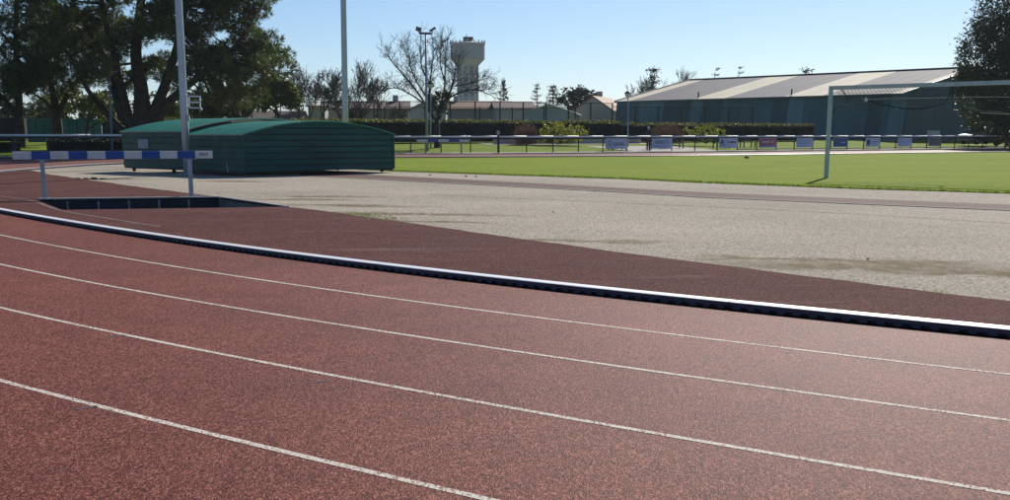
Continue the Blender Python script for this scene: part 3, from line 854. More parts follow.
board(718.6, 736.6, 'white board with a grey logo and one dark word', (.50, .54, .68), [('bar', -.36, .12, .16, .4, GR), ('bar', -.02, .1, .05, .26, GR), ('bar', .22, .1, .34, .15, NAVY), ('bar', -.3, -.22, .26, .1, (.3, .32, .45))])
board(758.4, 775.4, 'red board with pale lettering on the railing', (.44, .10, .15), [('bar', -.12, .1, .5, .26, (.6, .42, .48)), ('bar', .28, .1, .12, .34, (.58, .40, .46)), ('bar', 0, -.39, .98, .2, (.28, .30, .48))])
board(796, 812, 'plain pale blue board with a few faint marks', (.46, .50, .72), [('bar', .18, .18, .2, .1, (.3, .33, .55)), ('bar', .1, -.05, .3, .07, (.32, .35, .58))])
board(832.6, 846.6, 'dark blue board with small white lettering', (.05, .10, .28), [('bar', .2, .0, .32, .1, (.5, .55, .65)), ('bar', -.2, .2, .3, .06, (.12, .2, .42))])
board(865.2, 879.2, 'white board with a dark blue square logo', (.52, .55, .70), [('bar', -.33, -.02, .2, .62, (.03, .07, .16)), ('bar', .14, .06, .52, .1, (.2, .24, .42))])
board(897.3, 910.8, 'pale lilac board with a washed out print', (.48, .51, .74), [('bar', 0, .05, .6, .1, (.4, .43, .64))])
board(928, 940, 'brownish grey board on the railing', (.17, .15, .15), [('bar', 0, .1, .6, .1, (.22, .2, .2))])

# left railing on the bend
lrail = thing('railing', G(13, 157.3), 'white topped railing under the pine trees, left of the mat cover', 'railing')
lp = [(-120, 70.5), (-40, 72.5), (13, 73.6), (96, 76.5), (180, 79.5), (240, 81.5)]
def lb(k): q = A(lp[k][0], 140, lp[k][1]); return Vector((q.x, q.y, 0))
for k in (0, 2, 4, 5):
    q = lb(k); MB().box((q.x, q.y, .57), (.13, .13, 1.14)).build('post', M_darkm, lrail)
for k in range(5):
    s = MB().tube([lb(k) + Vector((0, 0, 1.20)), lb(k + 1) + Vector((0, 0, 1.20))], .06, 14).build('top_rail', M_grail, lrail, smooth=True)
    MB().bar(lb(k) + Vector((0, 0, 1.08)), lb(k + 1) + Vector((0, 0, 1.08)), .06, .1).build('rail_shade_bar', M_darkm, s)  # rail's shaded underside, put in as a black bar
    MB().bar(lb(k) + Vector((0, 0, .34)), lb(k + 1) + Vector((0, 0, .34)), .05, .07).build('low_rail', M_darkm, lrail)

# ------------------------------------------------------------------ bank, lawn and paths behind the railing
PLZ = .62
pxs = [-260, -60, 60, 160, 260, 330, 396, 450, 500, 560, 620, 690, 760, 815, 870, 935, 1000, 1080, 1200]
def Yr2(px):
    if px >= 396: return Yr(px)
    return lerp_tab([(-260, 68), (0, 75), (133, 79), (260, 84), (396, 87.5)], px)
def bank_pt(px, t, w_=17.0):
    q = A(px, 140, Yr2(px)); d = Vector((-.42, .9, 0))
    e = q + d * (t * w_); return Vector((e.x, e.y, PLZ * min(1, max(0, t)) - (.02 if t <= 0 else 0)))
mb = MB(); nr = 5; vs = []
for px in pxs:
    for j in range(nr + 1): vs.append(bank_pt(px, j / nr - .02))
    vs.append(bank_pt(px, 1.0) + Vector((-60, 128, 0)))
nn_ = nr + 2
mb.add(vs, [(i * nn_ + j, (i + 1) * nn_ + j, (i + 1) * nn_ + j + 1, i * nn_ + j + 1) for i in range(len(pxs) - 1) for j in range(nn_ - 1)])
lawn = tag(mb.build('grass_bank', M_lawn), kind='structure')
def bank_sheet(name, px0, px1, t0, t1, m, dz=.01):
    n = 14; vs = []
    for i in range(n + 1):
        px = px0 + (px1 - px0) * i / n
        for t in (t0, t1): vs.append(bank_pt(px, t) + Vector((0, 0, dz)))
    return tag(MB().add(vs, [(2 * i, 2 * i + 2, 2 * i + 3, 2 * i + 1) for i in range(n)]).build(name, m), kind='structure')
bank_sheet('concrete_margin', 340, 1200, -.10, .03, M_pave, .03)
bank_sheet('path', 640, 726, .03, .5, M_pave, .02)
bank_sheet('path', 560, 735, .72, .86, M_pave, .02)
MB_l = bank_sheet('concrete_margin', -260, 300, -.16, .02, M_pave, .03)

# ------------------------------------------------------------------ foliage helpers
def leaf_quads(cent, size, aspect=.45, up=.2):
    """random oriented quads around centres (N,3); size scalar or (N,)"""
    N = len(cent); size = np.broadcast_to(np.asarray(size, dtype=float), (N,))[:, None]
    a = RNG.normal(size=(N, 3)); a[:, 2] = a[:, 2] * .8 + up; a /= np.linalg.norm(a, axis=1, keepdims=True)
    r = RNG.normal(size=(N, 3)); b = np.cross(a, r); b /= np.linalg.norm(b, axis=1, keepdims=True) + 1e-9
    a = a * size; b = b * size * aspect
    return np.stack([cent - b * .35, cent + a * .5 - b * .5, cent + a, cent + a * .5 + b * .5], axis=1)     # kite-shaped leaf
def needles(cent, axis, n, ln, wd, spread):
    """tufts: n thin triangles fanning about axis at each centre"""
    N = len(cent); c = np.repeat(cent, n, 0); ax = np.repeat(axis, n, 0)
    d = ax + RNG.normal(size=(N * n, 3)) * spread; d /= np.linalg.norm(d, axis=1, keepdims=True)
    s = np.cross(d, RNG.normal(size=(N * n, 3))); s /= np.linalg.norm(s, axis=1, keepdims=True) + 1e-9
    L = ln * RNG.uniform(.6, 1.25, (N * n, 1)); 
    m_ = c + d * L * .5
    return np.stack([c, m_ + s * wd, c + d * L, m_ - s * wd], axis=1)
def sphere_pts(n):
    v = RNG.normal(size=(n, 3)); v /= np.linalg.norm(v, axis=1, keepdims=True); return v
def branch_path(p, q, wob, n=5, sag=0.0):
    p, q = Vector(p), Vector(q); L = (q - p).length; out = []
    o1 = Vector((random.gauss(0, 1), random.gauss(0, 1), random.gauss(0, .6))) * wob * L
    for k in range(n + 1):
        t = k / n; out.append(p.lerp(q, t) + o1 * math.sin(math.pi * t) + Vector((0, 0, -sag * L * math.sin(math.pi * t))))
    return out

def pine(base, stems, clumps, label, group='pine trees', needle_m=L_pine, clump_r=(1.0, .5), tufts=60, nn=7, ln=.30, wd=.016, trunk_r=.5, leaf_cover=None):
    """stems: list of (points, r0, r1) in world space; clumps: (N,4) centres + scale"""
    t = thing('pine_tree', base, label, 'tree', group)
    tr = MB(); allp = []
    for pts, r0, r1 in stems:
        cp = catmull(pts, 6); n = len(cp)
        tr.tube(cp, [r0 + (r1 - r0) * (k / (n - 1)) ** .8 for k in range(n)], 9)
        allp += [(p, r0 + (r1 - r0) * k / (n - 1)) for k, p in enumerate(cp)]
    tr.build('trunk', M_bark, t, smooth=True)
    br = MB(); AP = np.array([tuple(p) for p, r in allp]); AR = [r for p, r in allp]
    for c in clumps:
        cc = Vector(c[:3]); d = AP - np.array(c[:3])
        cost = np.linalg.norm(d, axis=1) + np.maximum(0, d[:, 2]) * 1.5
        i = int(cost.argmin()); p = Vector(AP[i])
        pth = branch_path(p, cc, .07, 5, .04)
        r0 = min(AR[i] * .6, .03 + .022 * (cc - p).length)
        br.tube(pth, [r0 + (.012 - r0) * k / 5 for k in range(6)], 5, False)
        for _ in range(4):
            e = cc + Vector((random.gauss(0, .7), random.gauss(0, .7), random.gauss(.1, .3))) * c[3] * clump_r[0]
            br.tube(branch_path(pth[3 + random.randrange(2)], e, .08, 3), [.018, .014, .01, .006], 4, False)
    br.build('branches', M_bark, t)
    V = []
    for c in clumps:
        n = max(8, int(tufts * c[3] ** 2)); s = sphere_pts(n); rr = RNG.uniform(.35, 1, (n, 1)) ** .6
        off = s * rr * np.array([clump_r[0], clump_r[0], clump_r[1]]) * c[3]
        off[:, 2] += .12 * np.sin(off[:, 0] * 3) 
        ax = s * .8 + np.array([0, 0, .7]); ax /= np.linalg.norm(ax, axis=1, keepdims=True)
        V.append(needles(np.array(c[:3]) + off, ax, nn, ln, wd, .55).reshape(-1, 3))
    V = np.concatenate(V)
    link_mesh('crown', arr_mesh('crown', V, 4, needle_m, tuple(wloc(t))), t)
    return t
def in_poly(x, y, poly):
    c = False; j = len(poly) - 1
    for i in range(len(poly)):
        if (poly[i][1] > y) != (poly[j][1] > y) and x < (poly[j][0] - poly[i][0]) * (y - poly[i][1]) / (poly[j][1] - poly[i][1]) + poly[i][0]: c = not c
        j = i
    return c
def clump_cloud(poly, Y, depth, n, smin=.7, smax=1.2, gap=.0, mind=.9):
    """clump centres whose projection from the photograph's viewpoint lies in poly; depth spread around Y"""
    xs = [p[0] for p in poly]; ys = [p[1] for p in poly]; out = []; tries = 0
    while len(out) < n and tries < n * 60:
        tries += 1
        x, y = random.uniform(min(xs), max(xs)), random.uniform(min(ys), max(ys))
        if not in_poly(x, y, poly): continue
        yy = Y + random.uniform(-1, 1) * depth
        p = A(x, y, yy)
        if gap and mnoise.noise(Vector((p.x * .28, p.y * .28, p.z * .45)) + Vector((5, 3, 1))) < -gap: continue
        if any((p - Vector(o[:3])).length < mind for o in out[-250:]): continue
        out.append((p.x, p.y, p.z, random.uniform(smin, smax)))
    return out

# ------------------------------------------------------------------ pines on the left
YA = 84
def AA(px, py, dy=0): return A(px, py, YA + dy)
def gz(v): v = v.copy(); v.z = .3; return v
base = gz(AA(141, 140))
stems = [([base + Vector((0, 0, -.4)), AA(141, 128), AA(142, 112), AA(141, 88), AA(136, 55), AA(140, 10), AA(150, -60), AA(152, -130)], .80, .10),
         ([AA(136, 136), AA(128, 116), AA(120, 84), AA(113, 50), AA(104, 12), AA(92, -50), AA(84, -100)], .42, .08),
         ([AA(147, 130), AA(157, 106), AA(166, 82), AA(176, 50), AA(184, 15), AA(200, -50), AA(210, -100)], .46, .08),
         ([AA(150, 134), AA(164, 108), AA(180, 92), AA(205, 72, -2), AA(232, 50, -3), AA(252, 22, -3)], .42, .07),
         ([AA(124, 118), AA(112, 80, 1), AA(96, 40, 2), AA(78, 12, 3), AA(60, -30, 3)], .40, .07),
         ([AA(132, 137), AA(117, 126), AA(106, 112), AA(92, 96, -1), AA(80, 76, -2), AA(70, 56, -2)], .36, .06),
         ([AA(172, 98), AA(200, 96, 2), AA(232, 92, 3), AA(262, 84, 3)], .22, .05)]
poly_r = [(150, -170), (230, -150), (285, -90), (280, -40), (268, -2), (262, 14), (246, 26), (255, 33), (270, 36), (276, 50), (288, 58), (278, 66), (280, 80), (292, 92), (288, 104), (262, 112), (240, 108), (215, 100), (196, 88), (176, 62), (160, 30)]
poly_l = [(150, -170), (60, -150), (30, -70), (40, -10), (45, 40), (62, 66), (92, 82), (120, 66), (134, 46), (160, 30)]
poly_m = [(95, 55), (120, 50), (170, 60), (196, 88), (178, 100), (168, 84), (150, 70), (128, 92), (112, 92)]
cl = clump_cloud(poly_r, YA, 5.5, 215, .8, 1.3, .18, .85) + clump_cloud(poly_l, YA, 6, 120, .8, 1.25, .12, .9) + clump_cloud(poly_m, YA + 3, 3, 26, .6, .9, .05, .8)
pine(base, stems, cl, 'huge many stemmed dark pine towering behind the green mat cover', tufts=95, nn=8, ln=.34, wd=.02)
YB = 87
base = gz(A(20, 140, YB))
def AB(px, py, dy=0): return A(px, py, YB + dy)
st = [([base + Vector((0, 0, -.4)), AB(20, 128), AB(19, 100), AB(17, 60), AB(16, 20), AB(18, -40), AB(20, -90)], .36, .08),
      ([AB(19, 120), AB(8, 104), AB(-8, 86), AB(-30, 70)], .22, .05), ([AB(18, 80), AB(34, 62), AB(48, 50)], .15, .05), ([AB(17, 50), AB(2, 34), AB(-14, 26)], .13, .05)]
pl = [(-70, -110), (30, -120), (62, -60), (66, 0), (60, 40), (64, 62), (50, 78), (25, 92), (0, 96), (-40, 100), (-70, 60)]
pine(base, st, clump_cloud(pl, YB, 4.5, 150, .75, 1.2, .02, .9), 'tall straight trunked pine left of the many stemmed pine, above the railing', tufts=80, nn=8, ln=.34, wd=.02, needle_m=L_pine2)
YC = 92
base = gz(A(57, 140, YC))
def AC(px, py, dy=0): return A(px, py, YC + dy)
st = [([base + Vector((0, 0, -.4)), AC(57, 126), AC(56, 112), AC(53, 92), AC(46, 66), AC(40, 40)], .50, .09),
      ([AC(57, 118), AC(65, 100), AC(76, 82), AC(90, 68)], .28, .06), ([AC(56, 114), AC(46, 102), AC(34, 94)], .18, .05)]
pl = [(20, 20), (70, 10), (110, 40), (118, 76), (98, 92), (72, 88), (60, 96), (34, 100), (16, 92), (8, 60)]
pine(base, st, clump_cloud(pl, YC, 4, 85, .7, 1.1, .1, .8), 'low forked pine standing in front of the green windbreak', tufts=80, nn=8, ln=.32, wd=.02, needle_m=L_pine2)

# ------------------------------------------------------------------ broadleaf evergreens, conifers
def leafy(name, base, blobs, label, m, n, lsize, cat='tree', group=None, trunk=None, bark=M_bark, aspect=.55, limbs=True, core=False):
    """blobs: (x,y,z,rx,ry,rz) world ellipsoids filled with leaf clumps near their surface"""
    t = thing(name, base, label, cat, group)
    tot = sum(b_[3] * b_[5] + b_[3] * b_[4] for b_ in blobs); V = []
    for b_ in blobs:
        k = int(n * (b_[3] * b_[5] + b_[3] * b_[4]) / tot)
        nc_ = max(6, k // 26)
        s = sphere_pts(nc_); rr = RNG.uniform(.5, 1.0, (nc_, 1)) ** .5
        cc = np.array(b_[:3]) + s * rr * np.array(b_[3:6])
        rad = .22 * min(b_[3], b_[5]) * RNG.uniform(.6, 1.3, (nc_, 1))
        c = np.repeat(cc, 26, 0) + RNG.normal(size=(nc_ * 26, 3)) * np.repeat(rad, 26, 0) * .6
        V.append(leaf_quads(c, lsize * RNG.uniform(.6, 1.3, len(c)), aspect).reshape(-1, 3))
    V = np.concatenate(V); V[:, 2] = np.maximum(V[:, 2], base[2] + .01)
    link_mesh('crown', arr_mesh('crown', V, 4, m, tuple(wloc(t))), t)
    if trunk:
        tr = MB(); bx = Vector(base); top = Vector((sum(b_[0] for b_ in blobs) / len(blobs), sum(b_[1] for b_ in blobs) / len(blobs), max(b_[2] for b_ in blobs)))
        tr.tube(branch_path(bx - Vector((0, 0, .15)), top, .03, 6), [trunk * (1 - .8 * k / 6) for k in range(7)], 8)
        if limbs:
            for b_ in blobs:
                q = bx.lerp(top, random.uniform(.3, .7))
                tr.tube(branch_path(q, Vector(b_[:3]), .08, 4), [trunk * .4 * (1 - .18 * k) for k in range(5)], 5)
        tr.build('trunk', bark, t, smooth=True)
    return t
def Bl(px, py, Y, rx, rz, ry=None):
    q = A(px, py, Y); k = Y / F
    return (q.x, q.y, q.z, rx * k, (ry if ry else rx) * k, rz * k)

# big evergreen on the right
YT = 124
tb = A(1030, 140, YT); tb.z = .3
leafy('evergreen_tree', tb, [Bl(1010, 22, YT, 34, 40), Bl(988, 58, YT - 2, 30, 36), Bl(1040, 10, YT, 40, 50), Bl(978, 92, YT - 2, 24, 22), Bl(1015, 88, YT - 3, 40, 36), Bl(1055, 70, YT, 50, 60), Bl(988, 118, YT, 24, 14), Bl(1025, 122, YT - 2, 34, 20), Bl(1004, 40, YT - 4, 24, 26), Bl(968, 76, YT - 1, 12, 12)],
      'big dark evergreen tree beside the end of the sports hall', L_oak, 62000, .27, group='leafy trees', trunk=.5)
# lower leafy trees right of the pine
YD = 108
tb = A(283, 122, YD); tb.z = .5
leafy('leafy_tree', tb, [Bl(280, 92, YD, 15, 12), Bl(262, 98, YD - 1, 14, 12), Bl(292, 100, YD, 9, 9), Bl(270, 84, YD, 11, 10), Bl(246, 104, YD, 12, 9)], 'low olive green leafy tree between the pine and the bare trees', L_olive, 11000, .26, group='leafy trees', trunk=.18)
tb = A(222, 124, 104); tb.z = .5
leafy('leafy_tree', tb, [Bl(222, 102, 104, 18, 14), Bl(200, 112, 104, 16, 10), Bl(178, 114, 104, 12, 10), Bl(238, 112, 104, 12, 8)], 'low spreading leafy tree behind the pale bracketed pole', L_olive, 10000, .24, group='leafy trees', trunk=.16)
tb = A(84, 130, 100); tb.z = .4
leafy('leafy_tree', tb, [Bl(96, 104, 102, 14, 10), Bl(70, 100, 102, 18, 9), Bl(110, 112, 100, 10, 10)], 'sunlit olive leafy tree above the green windbreak', L_olive, 3600, .26, group='leafy trees', trunk=.16)

for k, (px, py, rx, rz, Y, lab) in enumerate(((-40, 112, 34, 16, 132, 'dark leafy tree at the edge of the belt behind the tall straight pine'), (8, 108, 22, 15, 136, 'dark leafy tree behind the tall straight trunked pine'),
        (52, 105, 20, 10, 142, 'leafy tree rising over the middle of the green windbreak'), (100, 106, 22, 14, 138, 'leafy tree behind the leaning limb of the many stemmed pine'),
        (150, 108, 24, 14, 140, 'dense leafy tree directly behind the many stemmed pine trunk'), (198, 104, 22, 14, 136, 'dense leafy tree behind the pale bracketed pole, back in the belt'))):
    tb = A(px, 125, Y); tb.z = .5
    leafy('leafy_tree', tb, [Bl(px, py, Y, rx * .7, rz * .8), Bl(px - rx * .6, py + 5, Y, rx * .55, rz * .7), Bl(px + rx * .6, py + 4, Y, rx * .55, rz * .7), Bl(px, py + 14, Y, rx, rz * .6), Bl(px + rx * .2, py - rz * .5, Y, rx * .4, rz * .5)], lab, L_oak if k % 2 else L_olive, 3600, .36, group='leafy trees', trunk=.2)

def conifer(px, ytop, ybase, wpx, Y, label, m=L_far, kind='cone', n=900, group='distant trees'):
    b_ = A(px, ybase, Y); top = A(px, ytop, Y); Hh = top.z - b_.z; rw = wpx / 2 * Y / F
    base_ = Vector((b_.x, b_.y, min(b_.z, PLZ))); t = thing('conifer_tree', base_, label, 'tree', group)
    V = []; tr = MB(); tr.tube([base_, (top.x, top.y, top.z - .1 * Hh)], [.16, .04], 6)
    if kind == 'cone':
        z = RNG.uniform(.12, 1, n) ** 1.0; r = rw * (1 - z) ** .8 * RNG.uniform(.3, 1, n) ** .5 * (1 + .3 * np.sin(z * 40)); a = RNG.uniform(0, 6.28, n)
        c = np.stack([b_.x + r * np.cos(a), b_.y + r * np.sin(a), b_.z + z * Hh], 1)
    else:  # tiers of separate branches
        c = []; tiers = 7
        for q in range(tiers):
            zf = .28 + .70 * q / (tiers - 1); rr = rw * (1.05 - .75 * (q / (tiers - 1)) ** 1.3)
            for bnum in range(6):
                a = random.uniform(0, 6.28); e = Vector((b_.x + rr * math.cos(a) * random.uniform(.6, 1), b_.y + rr * math.sin(a), b_.z + Hh * (zf + random.uniform(-.03, .02))))
                s0 = Vector((b_.x, b_.y, b_.z + Hh * (zf - .04))); tr.tube([s0, e], [.05, .015], 4)
                kk = max(3, n // (tiers * 9))
                for _ in range(kk):
                    f_ = random.uniform(.25, 1); g_ = s0.lerp(e, f_); sp = rw * .13
                    c.append((g_.x + random.gauss(0, sp), g_.y + random.gauss(0, sp), g_.z + random.gauss(0, sp * .45)))
        c = np.array(c)
    V = leaf_quads(c, (max(.25, rw * .3) if kind == 'cone' else max(.22, rw * .17)) * RNG.uniform(.6, 1.3, len(c)), .4, .1).reshape(-1, 3)
    link_mesh('crown', arr_mesh('crown', V, 4, m, tuple(base_)), t); tr.build('trunk', M_bark, t)
    return t

# ------------------------------------------------------------------ bare trees
def bare(base, H, spread, label, rad, m=M_bark2, splits=None, levels=5, stems=None, minr=.012, seed=1, upb=.35, name='bare_tree', group='bare winter trees', per=(3, 4)):
    rs = random.Random(seed)
    t = thing(name, base, label, 'tree', group)
    tr = MB(); br = MB()
    def grow(p, d, L, r, lev, mbx):
        n = 4 if lev < 2 else 3; pts = [p.copy()]; q = p.copy(); dd = d.copy()
        for k in range(n):
            dd = (dd + Vector((rs.gauss(0, .12), rs.gauss(0, .12), rs.gauss(.04, .08)))).normalized()
            q = q + dd * (L / n); pts.append(q.copy())
        r1 = max(minr * .8, r * .55)
        mbx.tube(pts, [r + (r1 - r) * k / n for k in range(n + 1)], 7 if lev == 0 else (5 if lev < 3 else 3), False)
        if lev >= levels: return
        k = rs.randint(*per) + (1 if lev >= 2 else 0)
        for i in range(k):
            f_ = rs.uniform(.35, 1) if lev else rs.uniform(.7, 1)
            if i == 0: f_ = 1
            idx = f_ * n; a = int(min(idx, n - 1e-6)); s = pts[a].lerp(pts[a + 1], idx - a) if a < n else pts[-1]
            sd_ = Vector((rs.gauss(0, 1), rs.gauss(0, 1), rs.gauss(0, .45))); sd_ = (sd_ - dd * sd_.dot(dd)).normalized()
            w_ = rs.uniform(.45, .95) * spread if i else rs.uniform(.1, .35)
            nd = (dd + sd_ * w_ + Vector((0, 0, upb * .3))).normalized()
            grow(s, nd, L * rs.uniform(.55, .82), max(minr, r1 * rs.uniform(.65, .95)), lev + 1, br)
    b0 = Vector(base)
    for (d, L, r) in (stems or [((0, 0, 1), H * .28, rad)]):
        grow(b0 - Vector((0, 0, .1)), Vector(d).normalized(), L, r, 0, tr)
    tr.build('trunk', m, t, smooth=True); br.build('branches', m, t)
    return t
def onb(px, Y, z=PLZ):
    q = A(px, 130, Y); return Vector((q.x, q.y, z))
# tree beside the floodlight mast, drawn limb by limb
YM = 96.5
b0 = onb(437, YM, .25)
t = thing('bare_tree', b0, 'forked bare tree standing next to the floodlight mast', 'tree', 'bare winter trees')
def AM(px, py, dy=0): return A(px, py, YM + dy)
tr = MB(); tr.tube(catmull([b0 - Vector((0, 0, .1)), AM(437, 138), AM(437, 120)], 4), [.27, .25, .24, .23, .22, .22, .21, .21, .2], 9)
limbs = [([AM(437, 121), AM(431, 113), AM(429, 100), AM(430, 84), AM(432, 66), AM(434, 48)], .13),
         ([AM(431, 113), AM(420, 96, 1), AM(408, 80, 1.5), AM(396, 66, 2), AM(388, 56, 2)], .09),
         ([AM(429, 100), AM(418, 84, -1), AM(411, 68, -1.5), AM(408, 50, -2)], .07),
         ([AM(425, 104), AM(410, 94, -1), AM(396, 88, -2), AM(385, 90, -2)], .06),
         ([AM(437, 121), AM(442, 106), AM(450, 92), AM(453, 82), AM(455, 73), AM(456, 64)], .12),
         ([AM(446, 99), AM(462, 92, -1), AM(476, 90, -1.5), AM(488, 94, -2)], .07),
         ([AM(438, 116), AM(444, 92, 1), AM(445, 70, 1.5), AM(446, 50, 2)], .09),
         ([AM(455, 86), AM(468, 84, 1), AM(480, 80, 1.5)], .06),
         ([AM(430, 84), AM(422, 68, 1), AM(420, 46, 1)], .06), ([AM(445, 82), AM(440, 62, -1), AM(442, 42, -1)], .05)]
br = MB(); rs = random.Random(3)
def twig(p, d, L, r, lev):
    q = p.copy(); pts = [q]; 
    for k in range(3):
        d = (d + Vector((rs.gauss(0, .16), rs.gauss(0, .16), rs.gauss(.03, .1)))).normalized(); q = q + d * L / 3; pts.append(q)
    br.tube(pts, [r, r * .85, r * .7, r * .55], 3, False)
    if lev < 2:
        for _ in range(rs.randint(3, 4)):
            s = pts[rs.randint(1, 3)]; nd = (d + Vector((rs.gauss(0, .6), rs.gauss(0, .6), rs.gauss(.1, .45)))).normalized()
            twig(s, nd, L * rs.uniform(.5, .75), max(.009, r * .6), lev + 1)
for pts, r in limbs:
    cp = catmull(pts, 5); n = len(cp)
    tr.tube(cp, [r + (.025 - r) * k / (n - 1) for k in range(n)], 6)
    for k in range(3, n):
        for _ in range(2 if k < n - 1 else 3):
            d = (cp[k] - cp[k - 1]).normalized(); nd = (d * .9 + Vector((rs.gauss(0, .6), rs.gauss(0, .6), rs.gauss(.2, .4)))).normalized()
            twig(cp[k], nd, rs.uniform(.6, 1.15), .019, 0)
tr.build('trunk', M_bark2, t, smooth=True); br.build('branches', M_bark2, t)
bare(onb(373, 112), 4.2, 1.0, 'vase shaped bare tree behind the mat cover, in front of the long house', .2, stems=[((-.62, .1, 1), 1.5, .10), ((.6, -.1, .9), 1.5, .10), ((-.2, .3, 1), 1.6, .10), ((.25, -.2, 1), 1.6, .09), ((-.95, 0, .8), 1.6, .08), ((.95, .1, .7), 1.6, .08)], levels=4, seed=5, minr=.014)
bare(onb(318, 150), 8.5, .8, 'tall bare tree with pale twigs at the white walled annex', .25, M_bark3, levels=5, seed=8, minr=.02, stems=[((0, 0, 1), 3.0, .22), ((-.4, 0, 1), 3.2, .15)])
bare(onb(345, 152), 8.2, .8, 'tall bare tree with pale twigs behind the second tall pole', .25, M_bark3, levels=5, seed=12, minr=.02, stems=[((0, 0, 1), 3.2, .22), ((.4, 0, 1), 3.1, .15)])
bare(onb(302, 156), 7, .8, 'tall bare tree with pale twigs next to the olive green leafy tree', .2, M_bark3, levels=5, seed=19, minr=.02, stems=[((0, 0, 1), 2.8, .2), ((.3, .2, 1), 2.8, .14)])
tb = onb(440, 118)
leafy('leafy_tree', tb, [Bl(440, 103, 118, 9, 9), Bl(434, 97, 118, 5, 5), Bl(446, 97, 118, 5, 4), Bl(440, 110, 118, 5, 5)], 'small dark topped evergreen tree behind the forked bare tree', L_pine2, 1700, .22, group='leafy trees', trunk=.12)
conifer(503.5, 80, 118, 15, 215, 'narrow dark cypress above the brown roofs', kind='cone', n=700)
conifer(537, 84, 114, 16, 230, 'thin ragged conifer above the pale grey gabled shed', kind='tier', n=1000)
conifer(553, 86, 116, 22, 200, 'dark tiered conifer beside the pale grey gabled shed', kind='tier', n=1600)
tb = onb(577, 190)
leafy('evergreen_tree', tb, [Bl(577, 100, 190, 16, 10), Bl(565, 97, 190, 9, 7), Bl(588, 98, 190, 10, 6), Bl(576, 108, 190, 11, 8)], 'dark rounded evergreen tree left of the brown roofed gable house', L_far, 2200, .5, group='leafy trees', trunk=.25)
conifer(652, 69, 120, 30, 215, 'large tiered cedar rising behind the left end of the sports hall', kind='tier', n=1300)
conifer(715, 68, 110, 16, 235, 'small conifer top peeking over the sports hall roof', kind='tier', n=600)
conifer(739, 66, 110, 13, 240, 'round topped small conifer peeking over the sports hall roof', kind='tier', n=700)
conifer(805, 69.5, 118, 34, 230, 'flat topped cedar barely showing above the sports hall roof', kind='tier', n=900)
for k, (px, Y, Hh, lab) in enumerate(((603, 200, 6.6, 'bare tree behind the brown roofed gable house'), (618, 210, 6.6, 'bare tree at the left corner of the sports hall'), (634, 205, 11.6, 'tall bare tree left of the large tiered cedar'),
                                       (669, 225, 14.5, 'slender bare tree right of the large tiered cedar'), (685, 240, 14.5, 'thin bare tree over the sports hall roof edge'), (568, 220, 6.2, 'bare tree behind the dark rounded evergreen'), (517, 240, 5, 'small bare tree beside the narrow cypress'))):
    bare(onb(px, Y), Hh, .8, lab, .2, M_bark3, levels=5, seed=30 + k, minr=.026, per=(2, 3), stems=[((0, 0, 1), Hh * .3, .2), ((.25, 0, 1), Hh * .28, .14)])

# ------------------------------------------------------------------ hedges and shrubs
def hedge(name, label, pts, h, wd, dens, top_m=True, z0=PLZ, group='hedges'):
    t = thing(name, pts[0], label, 'hedge', group)
    inner_ = MB(); V = []; VT = []
    for a, b_ in zip(pts[:-1], pts[1:]):
        d = b_ - a; L = d.length; dn = d.normalized(); nn = Vector((-dn.y, dn.x, 0))
        if nn.y > 0: nn = -nn
        zz = Vector((0, 0, h / 2 - .1)); inner_.bar(a + zz, b_ + zz, wd - .25, h - .28)
        n = int(L * dens); tt = RNG.uniform(0, 1, n)
        fz = RNG.uniform(0, 1, n) * h
        base_ = np.array(a)[None] + np.array(d)[None] * tt[:, None]
        bul = np.array([mnoise.noise(Vector((base_[i, 0] * .9, base_[i, 1] * .9, fz[i] * 1.2))) for i in range(n)]) * .16
        c = base_ + np.array(nn)[None] * (wd / 2 - .1 + bul + RNG.normal(0, .05, n))[:, None]; c[:, 2] += fz
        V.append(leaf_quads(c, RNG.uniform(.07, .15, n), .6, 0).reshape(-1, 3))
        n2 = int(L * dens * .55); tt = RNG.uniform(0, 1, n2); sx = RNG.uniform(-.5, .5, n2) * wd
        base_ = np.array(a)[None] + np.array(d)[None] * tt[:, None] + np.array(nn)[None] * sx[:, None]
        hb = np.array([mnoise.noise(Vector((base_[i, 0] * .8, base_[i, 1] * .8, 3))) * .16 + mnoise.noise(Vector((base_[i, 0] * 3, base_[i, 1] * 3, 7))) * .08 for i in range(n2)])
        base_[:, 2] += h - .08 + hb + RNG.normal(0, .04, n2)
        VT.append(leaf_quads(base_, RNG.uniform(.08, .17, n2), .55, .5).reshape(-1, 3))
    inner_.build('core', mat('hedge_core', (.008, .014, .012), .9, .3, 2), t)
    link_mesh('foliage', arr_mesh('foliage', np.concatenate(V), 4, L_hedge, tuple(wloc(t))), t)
    yg = link_mesh('top_foliage', arr_mesh('top_foliage', np.concatenate(VT), 4, L_hedgetop if top_m else L_hedge, tuple(wloc(t))), t)  # leaves along the top of the hedge
    yg['kind'] = 'stuff'
    return t
def cfp0(px, Y): q = A(px, 130, Y); return Vector((q.x, q.y, PLZ))
def bp(px, t): return bank_pt(px, t)
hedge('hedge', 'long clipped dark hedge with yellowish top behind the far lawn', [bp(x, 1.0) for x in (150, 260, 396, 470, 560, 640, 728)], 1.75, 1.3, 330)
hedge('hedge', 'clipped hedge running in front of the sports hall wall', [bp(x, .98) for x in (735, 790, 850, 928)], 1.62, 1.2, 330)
hedge('hedge', 'low dark hedge behind the railing under the pine trees', [bp(x, .30) for x in (-90, -20, 26)], .85, .9, 240, False)
hedge('hedge', 'tall dark hedge at the back behind the tall straight trunked pine', [cfp0(x, 120) for x in (-90, -30, 27)], 2.3, 1.4, 160, False)
hedge('hedge', 'tall dark hedge at the back behind the many stemmed pine trunk', [cfp0(x, 118) for x in (104, 170, 236)], 2.2, 1.4, 160, False)
